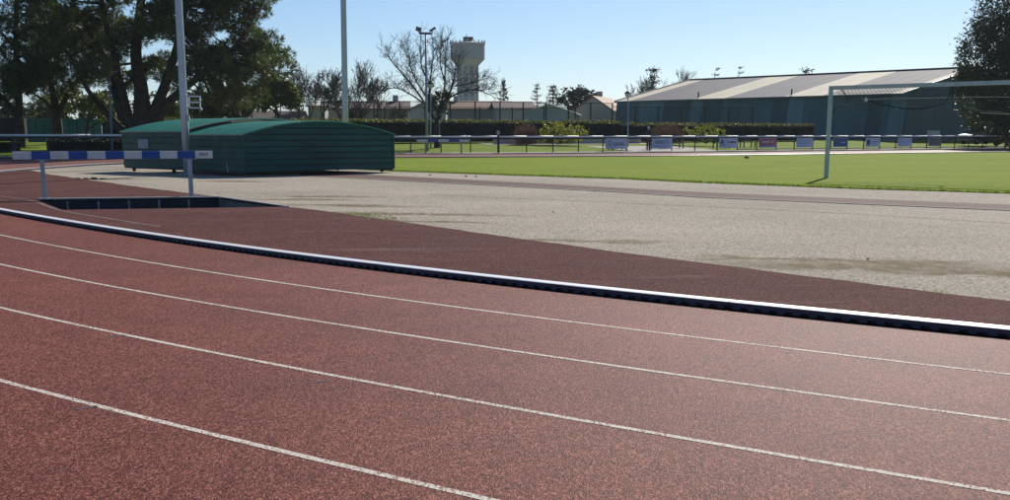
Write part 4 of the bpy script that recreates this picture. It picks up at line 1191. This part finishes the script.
hedge('hedge', 'short dark hedge clump behind the railing between pine trunks', [bp(x, .35) for x in (58, 96, 140)], .8, .9, 240, False)

def shrub(label, base, blobs, m, n, ls, twigs=None, cat='shrub'):
    t = leafy('shrub', base, blobs, label, m, n, ls, cat, 'shrubs on the far lawn', None)
    mb = MB(); bx = Vector(base)
    for _ in range(22):
        b_ = random.choice(blobs); s = sphere_pts(1)[0]; e = Vector((b_[0] + s[0] * b_[3] * .8, b_[1] + s[1] * b_[4] * .8, max(bx.z + .2, b_[2] + abs(s[2]) * b_[5] * .8)))
        mb.tube(branch_path(Vector((b_[0] * .6 + bx.x * .4, b_[1], bx.z)), e, .08, 3), [.03, .02, .015, .008], 4, False)
    mb.build('stems', M_bark2, t)
    return t
YS = Yr(560) + 13
def sb(px, Y, z): q = A(px, 140, Y); return Vector((q.x, q.y, z))
shrub('rounded yellow green shrub on the lawn behind the railing', sb(562, YS, .5), [Bl(545, 136, YS, 9, 6), Bl(560, 131, YS, 15, 9), Bl(576, 134, YS, 11, 8), Bl(560, 138, YS, 24, 5, 12), Bl(556, 141, YS, 20, 3, 8), Bl(551, 128, YS, 9, 5)], L_yellow, 5200, .13)
def twiggy(label, px, py0, py1, wpx, Y, z, n=220):
    b_ = sb(px, Y, z); t = thing('shrub', b_, label, 'shrub', 'shrubs on the far lawn'); top = A(px, py0, Y).z; rw = wpx / 2 * Y / F
    mb = MB()
    for _ in range(n):
        a = random.uniform(0, 6.28); r = random.random() ** .5; e = b_ + Vector((math.cos(a) * r * rw, math.sin(a) * r * rw * .7, (top - z) * random.uniform(.5, 1.05) * (1 - .3 * r * r)))
        s0 = b_ + Vector((math.cos(a) * r * rw * .9, math.sin(a) * r * rw * .6, 0))
        mb.tube(branch_path(s0, e, .08, 3), [.02, .016, .013, .009], 3, False)
        for __ in range(3):
            q = s0.lerp(e, random.uniform(.4, 1)); mb.tube([q, q + Vector((random.gauss(0, .16), random.gauss(0, .16), random.uniform(.05, .3)))], [.012, .007], 3, False)
    mb.build('twigs', M_twig, t)
    c = np.array([tuple(b_ + Vector((random.gauss(0, rw * .4), random.gauss(0, rw * .3), random.uniform(.1, top - z)))) for _ in range(n * 2)])
    link_mesh('withered_leaves', arr_mesh('withered_leaves', leaf_quads(c, .09, .6).reshape(-1, 3), 4, leafmat('withered', (.09, .05, .03), (.26, .14, .09), .3), tuple(b_)), t)
twiggy('leafless reddish brown shrub left of the rounded yellow green shrub', 526, 123, 142, 24, YS, .5)
YS2 = Yr(680) + 13
twiggy('long leafless reddish brown shrub beside the yellow flowering shrub', 668, 124, 139, 34, YS2, .5, 300)
shrub('yellow flowering shrub in front of the hedge by the sports hall', sb(706, YS2, .5), [Bl(692, 131, YS2, 8, 5), Bl(708, 131, YS2, 11, 5), Bl(720, 133, YS2, 6, 4), Bl(706, 136, YS2, 18, 4, 9)], L_yellow, 2600, .12)

# ------------------------------------------------------------------ sports hall
HZ0, HZE, HZR = .45, 5.5, 8.54
def hpt(px, py, z): 
    r = ray(px, py); k = (z - EYE) / r.z; return Vector((r.x * k, r.y * k, z))
HR = hpt(906, 93.4, HZE); HL = hpt(617, 101.6, HZE)
wv = (HR - HL); WL = wv.length; wu = wv.normalized(); wn = Vector((-wu.y, wu.x, 0))
if wn.y < 0: wn = -wn
DEP = 14.0
hall = thing('sports_hall', Vector((HR.x, HR.y, HZ0)), 'large dark green panelled sports hall with grey roof and pale roof bands', 'building')
def HP(a, b_, z): q = HL + wu * (a * WL) + wn * b_; return Vector((q.x, q.y, z))
# wall panels: photo band edges along the wall (pixel of top edge) and tone
bands = [(617, 'b'), (641, 'c'), (665, 'a'), (692, 'c'), (704, 'a'), (724, 'b'), (760, 'b'), (775, 'a'), (790, 'c'), (806, 'b'), (829, 'b'), (850, 'b'), (871, 'a'), (885, 'b'), (893, 'c'), (906, None)]
def wall_frac(px):
    r = ray(px, 97); # intersect vertical plane of the wall
    # solve (HL + wu*s) ~ r * k in xy
    det = wu.x * (-r.y) + r.x * wu.y
    s_ = (HL.x * r.y - HL.y * r.x) / -det if False else None
    M2 = np.array([[wu.x, -r.x], [wu.y, -r.y]]); sol = np.linalg.solve(M2, np.array([-HL.x, -HL.y])); return sol[0] / WL
tones = {'a': M_hall_a, 'b': M_hall_b, 'c': M_hall_c}
for (x0, tn), (x1, _) in zip(bands[:-1], bands[1:]):
    a0, a1 = wall_frac(x0), wall_frac(x1)
    lean = 0 if x0 == 617 else -.5 / WL; lean1 = 0 if x1 == 906 else -.5 / WL
    MB().hexa([HP(a0 + lean, -.45, HZ0 - .3), HP(a1 + lean1 - .0006, -.45, HZ0 - .3), HP(a1 + lean1 - .0006, -.25, HZ0 - .3), HP(a0 + lean, -.25, HZ0 - .3),
               HP(a0, 0, HZE), HP(a1 - .0006, 0, HZE), HP(a1 - .0006, .2, HZE), HP(a0, .2, HZE)]).build('wall_panel', tones[tn], hall, recalc=True)
# gable ends and back
for a, sgn in ((0, -1), (1, 1)):
    o_ = sgn * .002
    MB().add([HP(a - o_, 0.22, HZ0 - .3), HP(a - o_, DEP * 2, HZ0 - .3), HP(a - o_, DEP * 2, HZE), HP(a - o_, DEP, HZR - .1), HP(a - o_, 0.22, HZE)], [(0, 1, 2, 3, 4)]).build('gable_wall', M_hall_a, hall)
MB().add([HP(0, DEP * 2, HZ0), HP(1, DEP * 2, HZ0), HP(1, DEP * 2, HZE), HP(0, DEP * 2, HZE)], [(0, 1, 2, 3)]).build('back_wall', M_hall_b, hall)
# roof bands (eave pixel ranges)
roofb = [(617, 'd'), (621, 'l'), (640, 'd'), (695, 'l'), (725, 'd'), (786, 'l'), (829, 'd'), (866, 'd'), (884, 'l'), (906, None)]
rb = [(617, 632, 'l'), (632, 695, 'd'), (695, 727, 'l'), (727, 786, 'd'), (786, 825, 'l'), (825, 893, 'd'), (893, 906, 'l')]
def roof_piece(a0, a1, m, nm='roof_sheet'):
    ov = .35; sl_ = (HZR - HZE) / DEP
    t_ = .07
    vs = [HP(a0, -ov, HZE - ov * sl_ + .03), HP(a1, -ov, HZE - ov * sl_ + .03), HP(a1, DEP, HZR + .03), HP(a0, DEP, HZR + .03)]
    MB().hexa([vs[0], vs[1], vs[2], vs[3]] + [v + Vector((0, 0, t_)) for v in vs]).build(nm, m, hall, recalc=True)
for (x0, x1, tn) in rb:
    a0, a1 = wall_frac(x0), wall_frac(x1)
    n = max(1, round((x1 - x0) / 16))
    for k in range(n):
        roof_piece(a0 + (a1 - a0) * k / n, a0 + (a1 - a0) * (k + 1) / n - .0008, M_hlight if tn == 'l' else M_hroof)
MB().add([HP(0, DEP, HZR + .03), HP(1, DEP, HZR + .03), HP(1, DEP * 2, HZE), HP(0, DEP * 2, HZE)], [(0, 1, 2, 3)]).build('roof_back', M_hroof, hall)
MB().bar(HP(-.002, DEP, HZR + .14), HP(1.002, DEP, HZR + .14), .5, .14).build('ridge_cap', M_darkm, hall)
MB().bar(HP(-.002, -.4, HZE - .08), HP(1.002, -.4, HZE - .08), .16, .16).build('gutter', mat('gutter_green', (.03, .09, .09), .5, .1, 2), hall)
MB().bar(HP(1.002, -.3, HZE + .05), HP(1.002, DEP, HZR + .12), .14, .2).build('verge_trim', mat('gutter_green', (.03, .09, .09), .5, .1, 2), hall)
MB().bar(HP(-.002, -.3, HZE + .05), HP(-.002, DEP, HZR + .12), .14, .2).build('verge_trim', M_hlight, hall)
for px in (694, 787): 
    a = wall_frac(px); q = HP(a, .8, HZE + .6); MB().tube([q - Vector((0, 0, .5)), q + Vector((0, 0, .3))], .09, 8).build('vent_pipe', M_darkm, hall)
MB().lathe(HP(.985, -.5, 3.9) , [(0, -.08), (.1, -.06), (.12, 0), (.1, .06), (0, .08)], 8).build('wall_lamp', M_white, hall)

# ------------------------------------------------------------------ water tower
YW = 400
wb = A(468, 112, YW); s_ = YW / F
wt = thing('water_tower', (wb.x, wb.y, 0), 'tall concrete water tower with wide drum top rising behind the roofs', 'water tower')
def wz(py): return A(468, py, YW).z
cw = Vector((wb.x, wb.y, 0))
rs_, rd = 9.9 * s_, 16.6 * s_
mb = MB(); n = 24
MB().lathe(cw, [(rs_ * 1.03, 0), (rs_, 6), (rs_, wz(66))], 20).build('shaft', M_conc, wt)
for k in range(20):
    a = 2 * math.pi * (k + .5) / 20
    q = cw + Vector((math.cos(a) * rs_ * .995, math.sin(a) * rs_ * .995, 0))
    MB().box((q.x, q.y, wz(66) / 2), (.42, .42, wz(66)), a).build('pilaster', M_conc2 if k % 2 else M_conc, wt)
MB().lathe(cw, [(rs_ * .99, wz(66.5)), (rd * .97, wz(59.6))], 32).build('flare', M_conc2, wt)
MB().lathe(cw, [(rd * .97, wz(59.6)), (rd, wz(59.2)), (rd, wz(44.8)), (rd * 1.03, wz(44.6)), (rd * 1.03, wz(43.4)), (rd * .7, wz(42.4)), (rd * .26, wz(41.2)), (rd * .24, wz(39.5)), (0, wz(39.4))], 32).build('drum', M_conc, wt)
for k in range(22):
    a = 2 * math.pi * k / 22; q = cw + Vector((math.cos(a) * rd, math.sin(a) * rd, 0))
    MB().box((q.x, q.y, wz(43) + .1), (.16, .16, 1.2), a).build('railing_post', M_darkm, wt)
MB().tube([(cw.x + math.cos(2 * math.pi * k / 22) * rd, cw.y + math.sin(2 * math.pi * k / 22) * rd, wz(42.4)) for k in range(23)], .06, 5).build('railing_ring', M_darkm, wt)
MB().tube([(cw.x - .3, cw.y, wz(39.6)), (cw.x - .3, cw.y, wz(34.5))], .12, 6).build('antenna', M_darkm, wt)
MB().box((cw.x + .2, cw.y, wz(38.6)), (3.0, 2.4, .9)).build('hatch_house', M_darkm, wt)

# ------------------------------------------------------------------ houses
def house(label, px0, px1, y_eave, y_ridge, Y, yaw, wm, rm, depth, wins=3, gable_front=False, chimney=None):
    a, b_ = A(px0, y_eave, Y), A(px1, y_eave, Y); ze = a.z; zr = A((px0 + px1) / 2, y_ridge, Y).z; z0 = .3
    c = (a + b_) / 2; Lx = (b_ - a).length
    t = thing('house', (c.x, c.y, z0), label, 'house', 'houses beyond the tennis courts')
    ux = Vector((math.cos(yaw), math.sin(yaw), 0)); uy = Vector((-ux.y, ux.x, 0))
    def HP_(x, y, z): q = c + ux * x + uy * y; return Vector((q.x, q.y, z))
    hx, d = Lx / 2, depth
    if gable_front:
        MB().add([HP_(-hx, 0, z0), HP_(hx, 0, z0), HP_(hx, 0, ze), HP_(0, 0, zr), HP_(-hx, 0, ze), HP_(-hx, d, z0), HP_(hx, d, z0), HP_(hx, d, ze), HP_(0, d, zr), HP_(-hx, d, ze)],
                 [(0, 1, 2, 3, 4), (9, 8, 7, 6, 5), (1, 6, 7, 2), (5, 0, 4, 9)]).build('wall', wm, t)
        for sg in (-1, 1):
            e0, e1, r0, r1 = HP_(sg * (hx + .4), -.35, ze - .4 * (zr - ze) / hx), HP_(sg * (hx + .4), d + .3, ze - .4 * (zr - ze) / hx), HP_(0, -.35, zr + .02), HP_(0, d + .3, zr + .02)
            vs = [e0, e1, r1, r0]; MB().hexa(vs + [v + Vector((0, 0, .16)) for v in vs]).build('roof', rm, t, recalc=True)
    else:
        MB().add([HP_(-hx, 0, z0), HP_(hx, 0, z0), HP_(hx, 0, ze), HP_(-hx, 0, ze), HP_(-hx, d, z0), HP_(hx, d, z0), HP_(hx, d, ze), HP_(-hx, d, ze), HP_(-hx, d / 2, zr), HP_(hx, d / 2, zr)],
                 [(0, 1, 2, 3), (5, 4, 7, 6), (1, 5, 6, 9, 2), (4, 0, 3, 8, 7)]).build('wall', wm, t)
        for sg in (0, 1):
            y0, y1 = (-.4, d / 2) if sg == 0 else (d + .4, d / 2)
            vs = [HP_(-hx - .3, y0, ze - .1), HP_(hx + .3, y0, ze - .1), HP_(hx + .3, y1, zr + .03), HP_(-hx - .3, y1, zr + .03)]
            MB().hexa(vs + [v + Vector((0, 0, .16)) for v in vs]).build('roof', rm, t, recalc=True)
    for k in range(wins):
        x = -hx + Lx * (k + .5) / wins
        q = HP_(x, -.03, z0 + (ze - z0) * .55)
        w_ = MB().box(q, (1.2, .08, 1.2), yaw).build('window', M_white, t)
        MB().box(q - uy * .05, (1.0, .02, 1.0), yaw).build('pane', M_glass, w_)
    if chimney is not None:
        q = HP_(chimney * hx, d * .5, zr + .3); MB().box(q, (.7, .6, 1.2), yaw).build('chimney', M_wallb, t)
    return t
house('long low house with dark red roof behind the vase shaped bare tree', 322, 408, 109, 101.5, 165, R(4), M_wallb, M_tiled, 9, 6, chimney=.7)
house('small white walled annex at the end of the long low house', 308, 324, 106, 104.5, 158, R(2), M_wallw, M_wallw, 5, 1)
house('house with terracotta roof at the foot of the water tower', 447, 508, 109, 101.5, 190, R(-3), M_wallb, M_tile, 10, 4, chimney=-.8)
house('gabled grey house between the long low house and the water tower', 404, 446, 113, 103, 180, R(8), M_wallg, M_tiled, 9, 2, True)
house('brown roofed house beside the narrow cypress', 496, 534, 109, 102, 185, R(5), M_wallw, M_tiled, 9, 3)
house('pale grey gabled shed behind the tennis court fence', 524, 574, 113.5, 105, 162, R(-6), M_wallg, M_wallg, 14, 0, True)
house('beige gabled house with terracotta roof left of the sports hall', 574, 612, 110, 97, 178, R(-16), M_wallb, M_tile, 12, 1, True, chimney=-.15)
house('distant terracotta roofed house behind the beige gabled house', 604, 628, 108, 101.5, 205, R(-8), M_wallb, M_tile, 9, 2)
house('low grey house glimpsed under the low olive green leafy tree', 228, 300, 121, 112, 150, R(3), M_wallb, M_tiled, 8, 4)

# ------------------------------------------------------------------ tennis court fences
def meshmat(name, col, alpha):
    m, n, l, b, out = newmat(name)
    b.inputs['Base Color'].default_value = (*col, 1); b.inputs['Roughness'].default_value = .8
    tr_ = n.new('ShaderNodeBsdfTransparent'); ms = n.new('ShaderNodeMixShader'); ms.inputs[0].default_value = alpha
    l.new(tr_.outputs[0], ms.inputs[1]); l.new(b.outputs[0], ms.inputs[2]); l.new(ms.outputs[0], out.inputs[0]); return m
M_link = meshmat('chain_link', (.03, .05, .05), .22)
def court_fence(label, pts, ytop, h, wind_h, every, z0=PLZ):
    t = thing('court_fence', pts[0], label, 'fence', 'tennis court fences')
    pm = MB().box((0, 0, h / 2), (.13, .13, h)).mesh('post', M_darkm)
    for a, b_ in zip(pts[:-1], pts[1:]):
        L = (b_ - a).length; n = max(1, round(L / every))
        for k in range(n + 1):
            q = a.lerp(b_, k / n); link_mesh('post', pm, t, q - t.location)
        for z in (h - .05, h * .52): MB().bar(a + Vector((0, 0, z)), b_ + Vector((0, 0, z)), .05, .05).build('wire_rail', M_darkm, t)
        MB().add([a, b_, b_ + Vector((0, 0, h)), a + Vector((0, 0, h))], [(0, 1, 2, 3)]).build('chain_link', M_link, t)
        if wind_h: 
            nn = (b_ - a).cross(Vector((0, 0, 1))).normalized() * .05
            MB().bar(a + nn + Vector((0, 0, wind_h / 2)), b_ + nn + Vector((0, 0, wind_h / 2)), .01, wind_h).build('windbreak', M_wind, t)
def cf_pt(px, Y): q = A(px, 130, Y); return Vector((q.x, q.y, PLZ))
court_fence('tall wire court fence with green windbreak foot behind the long hedge', [cf_pt(x, y) for x, y in ((230, 128), (300, 124), (400, 121), (500, 123), (612, 128))], 103, 3.6, 1.75, 2.6)
court_fence('second wire court fence standing farther back', [cf_pt(x, y) for x, y in ((385, 140), (480, 142), (575, 146))], 105, 3.5, 0, 4.2)
court_fence('wire court fence in front of the left end of the sports hall', [cf_pt(x, y) for x, y in ((612, 128), (680, 131), (752, 133))], 107, 3.3, 1.3, 2.4)
# windbreak under the pines
wfp = [cf_pt(x, y) for x, y in ((28, 112), (102, 113))]
t = thing('windbreak_fence', wfp[0] - Vector((0, 0, .2)), 'solid green windbreak fence behind the pine trunks', 'fence')
n = 9
for k in range(n):
    a, b_ = wfp[0].lerp(wfp[1], k / n), wfp[0].lerp(wfp[1], (k + .97) / n)
    MB().bar(a + Vector((0, 0, .75)), b_ + Vector((0, 0, .75)), .03, 2.3).build('panel', M_wind, t)
    MB().box(a + Vector((0, 0, .75)), (.08, .08, 2.5)).build('post', M_darkm, t)

# ------------------------------------------------------------------ lamps
YL = 91.5
lb0 = A(427, 140, YL); lb0.z = .06
mast = thing('floodlight_mast', lb0, 'slim floodlight mast with two lamp heads beside the forked bare tree', 'floodlight')
tp = A(425.6, 33.6, YL)
MB().tube([lb0, lb0.lerp(tp, .45), tp], [.11, .085, .055], 10).build('shaft', M_steel, mast, smooth=True)
MB().bar(A(419.3, 33.2, YL), A(432, 33.6, YL), .12, .13).build('crossarm', M_darkm, mast)
def head(cx, cy, rx, rz, yaw, pitch):
    q = A(cx, cy, YL); m3 = Matrix.Rotation(yaw, 3, 'Z') @ Matrix.Rotation(pitch, 3, 'Y')
    hd = MB().box(q, (rx, .30, rz), m=m3).build('lamp_head', M_darkm, mast)
    MB().box(q + m3 @ Vector((0, -.16, 0)), (rx * .8, .02, rz * .75), m=m3).build('lens', mat('lamp_lens', (.12, .13, .18), .2, .1, 3), hd)
    MB().tube([q - Vector((0, 0, rz * .4)), Vector((q.x * .9 + tp.x * .1, q.y, tp.z + .02))], .03, 6).build('yoke', M_darkm, mast)
head(418.6, 29.2, .38, .26, .1, .25); head(432.6, 29.4, .42, .15, .2, -.55)
def street_lamp(px, ytop, Y, label, z0=.3, globe=True, r=.05):
    b_ = A(px, 140, Y); b_.z = z0; tp_ = A(px, ytop, Y)
    t = thing('street_lamp', b_, label, 'lamp', 'park lamps')
    MB().tube([b_, b_.lerp(tp_, .3), tp_], [r * 1.3, r, r * .8], 8).build('shaft', M_steel, t, smooth=True)
    k = .26
    MB().lathe(tp_ + Vector((0, 0, k * .9)), [(.06, -k), (k * .8, -k * .65), (k, 0), (k * .92, k * .25)], 14).build('globe', mat('lamp_globe', (.62, .62, .60), .4, .05, 3), t, smooth=True)
    MB().lathe(tp_ + Vector((0, 0, k * .9)), [(k * 1.15, k * .2), (k * 1.1, k * .32), (k * .5, k * .75), (0, k * .85)], 14).build('cap', M_darkm, t, smooth=True)
    return t
street_lamp(430.5, 88, 94, 'globe lamp half hidden in the forked bare tree')
street_lamp(628, 97, Yr(628) + 8, 'globe lamp in front of the left end of the sports hall')
b_ = A(111.5, 140, 81); b_.z = .1; tp_ = A(109.3, 76, 81)
t = thing('street_lamp', b_, 'slim park lamp with a round head in front of the pine trunks', 'lamp', 'park lamps')
MB().tube([b_, tp_], [.085, .06], 8).build('shaft', mat('blue_grey_pole', (.16, .22, .30), .5, .1, 3), t, smooth=True)
MB().lathe(tp_ + Vector((0, 0, .28)), [(.05, -.3), (.22, -.18), (.27, 0), (.22, .16), (.08, .25), (0, .26)], 14).build('globe', mat('lamp_globe_grey', (.22, .26, .30), .4, .1, 3), t, smooth=True)
b_ = A(1006, 140, Yr(1006) + 2); b_.z = .1; tp_ = A(1005, 66, Yr(1006) + 2)
t = thing('street_lamp', b_, 'slim street light standing in front of the big dark evergreen', 'lamp', 'park lamps')
MB().tube([b_, tp_], [.10, .06], 8).build('shaft', M_steel, t, smooth=True)
MB().box(tp_ + Vector((-.1, -.1, .06)), (.6, .3, .12)).build('lamp_head', M_white, t)
# marker post at the railing
q = base_rail(498.6) - Vector((.02, .35, 0))
t = thing('marker_post', (q.x, q.y, 0), 'short dark post with a pale box on top at the railing', 'post')
MB().box((q.x, q.y, .62), (.14, .14, 1.24)).build('post', M_darkm, t)
MB().box((q.x, q.y, 1.36), (.20, .18, .26)).build('box', M_trim, t)

# ------------------------------------------------------------------ benches, van and small things
def bench(px, tt, L, label, slats=3, m=None):
    q = bp(px, tt); d = (base_rail(px + 5) - base_rail(px - 5)).normalized(); nn = Vector((-d.y, d.x, 0)); ang_ = math.atan2(d.y, d.x)
    m = m or mat('bench_slats', (.045, .055, .075), .6, .2, 4)
    t = thing('bench', q, label, 'bench', 'benches behind the railing')
    for k in range(slats):
        c = q + nn * (-.15 + .14 * k) + Vector((0, 0, .45)); MB().box(c, (L, .12, .035), ang_).build('seat_slat', m, t)
    for k in range(2):
        c = q + nn * .34 + Vector((0, 0, .62 + .17 * k)); MB().box(c, (L, .035, .12), ang_).build('back_slat', m, t)
    for sx in (-.4, .4):
        c = q + d * (L * sx)
        MB().box(c + nn * -.12 + Vector((0, 0, .21)), (.07, .07, .43), ang_).build('leg', M_darkm, t)
        MB().box(c + nn * .3 + Vector((0, 0, .4)), (.07, .07, .82), ang_).build('leg', M_darkm, t)
bench(637, .16, 1.7, 'dark slatted bench behind the railing beside the standing person')
bench(684, .22, 2.0, 'dark slatted bench on the pale path, left of the grey logo board')
bench(706, .26, 2.0, 'dark slatted bench on the pale path, just left of the grey logo board')
bench(747, .2, 1.7, 'dark slatted bench behind the railing between the grey logo board and the red board')
bench(786, .3, 1.7, 'dark slatted bench behind the railing between the red board and the pale blue board')
# low pale wall in front of the hedge
wl = [bp(x, .80) for x in (574, 640, 700, 730)]
t = thing('low_wall', wl[0], 'low pale concrete wall below the hedge behind the railing', 'wall')
for a, b_ in zip(wl[:-1], wl[1:]):
    MB().bar(a + Vector((0, 0, .2)), b_ + Vector((0, 0, .2)), .3, .5).build('wall_block', M_pave, t)
# bare metal frame beside the boards
q = bp(920, .1); t = thing('metal_frame', q, 'small empty metal frame on the grass behind the railing', 'frame')
for dx in (-.45, .45): MB().box(q + Vector((dx, 0, .4)), (.06, .06, .8)).build('leg', M_darkm, t)
MB().box(q + Vector((0, 0, .8)), (.96, .06, .06)).build('crossbar', M_darkm, t)
q = bp(949, .12); t = thing('sign_panel', q, 'pale blank sign panel on two legs behind the railing near the sports hall', 'sign')
for dx in (-.5, .5): MB().box(q + Vector((dx, 0, .75)), (.05, .05, 1.5)).build('leg', M_steel, t)
MB().box(q + Vector((0, -.04, 1.3)), (1.15, .03, .45)).build('panel', mat('pale_panel', (.30, .36, .42), .5, .1, 3), t)

def vehicle(label, c, L, W, H_, hood, col, yaw, cat):
    m = mat('car_' + cat, col, .28, .05, 2, spec=.6)
    t = thing('parked_' + cat, c, label, cat)
    ux = Vector((math.cos(yaw), math.sin(yaw), 0)); uy = Vector((-ux.y, ux.x, 0))
    def V_(x, y, z): return Vector(c) + ux * x + uy * y + Vector((0, 0, z))
    prof_ = [(-L / 2, .35), (-L / 2, .75), (-L / 2 + .05, .9 if hood else 1.2)]
    if hood: prof_ += [(-L / 2 + hood, 1.02), (-L / 2 + hood + .75, H_ - .05)]
    prof_ += [(-L / 2 + hood + 1.1, H_), (L / 2 - .35, H_), (L / 2 - .05, H_ - .45), (L / 2, .8), (L / 2, .35)]
    n = len(prof_); vs = [V_(x, -W / 2 + (.10 if z > 1.1 else 0), z) for x, z in prof_] + [V_(x, W / 2 - (.10 if z > 1.1 else 0), z) for x, z in prof_]
    body = MB().add(vs, [tuple(range(n)), tuple(range(2 * n - 1, n - 1, -1))] + [(i, n + i, n + (i + 1) % n, (i + 1) % n) for i in range(n)]).build('body', m, t, recalc=True)
    bv = body.modifiers.new('b', 'BEVEL'); bv.width = .06; bv.segments = 3
    for sg in (-1, 1):
        MB().add([V_(-L / 2 + hood + .45, sg * (W / 2 - .045), 1.1), V_(L / 2 - .7, sg * (W / 2 - .045), 1.1), V_(L / 2 - .8, sg * (W / 2 - .085), H_ - .22), V_(-L / 2 + hood + 1.0, sg * (W / 2 - .085), H_ - .22)], [(0, 1, 2, 3)]).build('side_window', M_glass, t)
        for fx in (-.31, .31):
            w_ = MB().tube([V_(fx * L, sg * (W / 2 - .2), .32), V_(fx * L, sg * (W / 2 + .01), .32)], .32, 18).build('wheel', M_tyre, t)
            MB().tube([V_(fx * L, sg * (W / 2 - .02), .32), V_(fx * L, sg * (W / 2 + .018), .32)], .19, 12).build('rim', M_steel, w_)
    MB().add([V_(-L / 2 + hood + .02, -W / 2 + .15, 1.08), V_(-L / 2 + hood + .02, W / 2 - .15, 1.08), V_(-L / 2 + hood + .7, W / 2 - .2, H_ - .1), V_(-L / 2 + hood + .7, -W / 2 + .2, H_ - .1)], [(0, 1, 2, 3)]).build('windscreen', M_glass, t)
    for sg in (-.6, .6): MB().box(V_(-L / 2 - .01, sg * W / 2 * 1.2, .72), (.06, .3, .16), yaw).build('headlight', M_white, t)
    return t
vc = A(982, 135, Yr(985) + 6.5); vc.z = .3
vehicle('grey panel van parked under the big dark evergreen', vc, 4.6, 1.9, 2.1, .9, (.12, .13, .14), R(24), 'van')
vc = A(1012, 140, Yr(1004) + 4.0); vc.z = .15
vehicle('red hatchback parked at the railing under the big dark evergreen', vc, 3.9, 1.7, 1.45, .95, (.16, .03, .03), R(24), 'car')

# clods of earth lying about
ck = 0
def clod(px, py, s, flat=.55):
    q = G(px, py); bm = bmesh.new(); bmesh.ops.create_icosphere(bm, subdivisions=2, radius=s)
    for v in bm.verts: v.co *= 1 + .5 * mnoise.noise(v.co * (2.2 / s) + Vector((px, py, 0))); v.co.z = v.co.z * flat + s * flat * .6
    me = bpy.data.meshes.new('clod'); bm.to_mesh(me); bm.free(); me.materials.append(M_dirt)
    return link_mesh('clod', me, None, (q.x, q.y, 0))
for px, py in ((553, 212.4), (868, 259.5), (430, 175.2), (466, 176.6), (476, 176.8)):
    tag(clod(px, py, .015 if py > 205 else .035), 'small dark clod of earth lying on the pale gravel', 'clod', 'clods on the gravel')
tag(clod(746.5, 158.3, .13), 'dark clod on the far side of the green football pitch', 'clod')
for px, py, s_ in ((86, 178.9, .10), (94, 178.7, .12), (103, 179.1, .1), (78, 178.6, .08)):
    tag(clod(px, py, s_, .22), 'dark lump of earth in the row behind the water jump hurdle', 'clod', 'lumps of earth in a row')

# ------------------------------------------------------------------ standing person
def person(px, dY, label):
    Y = Yr(px) + dY; q = A(px, 140, Y); c = Vector((q.x, q.y, PLZ * dY / 17 * .9))
    t = thing('person', c, label, 'person')
    vs = [(0, 0, .95), (0, 0, 1.2), (0, 0, 1.42), (0, 0, 1.52), (-.2, 0, 1.42), (-.26, .02, 1.12), (-.2, -.14, .92), (.2, 0, 1.42), (.26, .02, 1.12), (.2, -.14, .92),
          (-.1, 0, .9), (-.12, -.02, .5), (-.12, .02, .08), (-.13, -.14, .04), (.1, 0, .9), (.12, -.02, .5), (.12, .02, .08), (.13, -.14, .04)]
    es = [(0, 1), (1, 2), (2, 3), (2, 4), (4, 5), (5, 6), (2, 7), (7, 8), (8, 9), (0, 10), (10, 11), (11, 12), (12, 13), (0, 14), (14, 15), (15, 16), (16, 17)]
    rr = [.16, .15, .16, .06, .085, .06, .045, .085, .06, .045, .11, .08, .055, .05, .11, .08, .055, .05]
    me = bpy.data.meshes.new('body'); me.from_pydata([tuple(v) for v in vs], es, []); me.materials.append(mat('navy_clothes', (.015, .025, .05), .8, .2, 5))
    o = link_mesh('body', me, t); sk = o.modifiers.new('skin', 'SKIN')
    for v, r in zip(me.skin_vertices[0].data, rr): v.radius = (r, r * .85)
    me.skin_vertices[0].data[0].use_root = True
    ss = o.modifiers.new('ss', 'SUBSURF'); ss.levels = 2; ss.render_levels = 2
    skin = mat('skin', (.42, .26, .20), .6, .08, 8)
    bm = bmesh.new(); bmesh.ops.create_uvsphere(bm, u_segments=18, v_segments=12, radius=1)
    for v in bm.verts:
        z = v.co.z; v.co = Vector((v.co.x * .078 * (1 - .15 * max(0, -z)), v.co.y * .098, z * .122))
        if v.co.y < -.08 and abs(v.co.x) < .02 and -.03 < v.co.z < .01: v.co.y -= .02
    me = bpy.data.meshes.new('head'); bm.to_mesh(me); bm.free(); me.materials.append(skin)
    for p_ in me.polygons: p_.use_smooth = True
    link_mesh('head', me, t, (0, 0, 1.63))
    hair = MB().lathe((0, .012, 1.66), [(.0, .105), (.055, .092), (.088, .05), (.095, 0), (.085, -.05)], 16)
    link_mesh('hair', hair.mesh('hair', mat('pale_hair', (.6, .58, .54), .7, .1, 20)), t)
    for sx in (-.2, .2):
        hb = MB(); hb.box((sx, -.17, .88), (.035, .05, .09))
        for k in range(4): hb.tube([(sx, -.19 + .016 * k, .84), (sx, -.205 + .016 * k, .80), (sx - .01, -.20 + .016 * k, .768 + .004 * abs(k - 1))], [.009, .008, .006], 5)
        hb.tube([(sx, -.2, .88), (sx, -.225, .855), (sx, -.225, .83)], [.011, .009, .007], 5)
        link_mesh('hand', hb.mesh('hand', skin), t)
    t.rotation_euler.z = R(40)
person(648.4, 2.2, 'person in dark navy clothes with pale hair standing behind the railing')

# ------------------------------------------------------------------ thin haze in the air
m = bpy.data.materials.new('haze'); m.use_nodes = True
hn = m.node_tree.nodes; hn.clear(); ho = hn.new('ShaderNodeOutputMaterial'); hv = hn.new('ShaderNodeVolumePrincipled')
hv.inputs['Color'].default_value = (.80, .90, 1.0, 1); hv.inputs['Density'].default_value = .00014; hv.inputs['Anisotropy'].default_value = .2
m.node_tree.links.new(hv.outputs[0], ho.inputs['Volume'])
hz = MB().box((0, 2200, 18), (6100, 5700, 40)).build('haze', m)
tag(hz, kind='stuff')
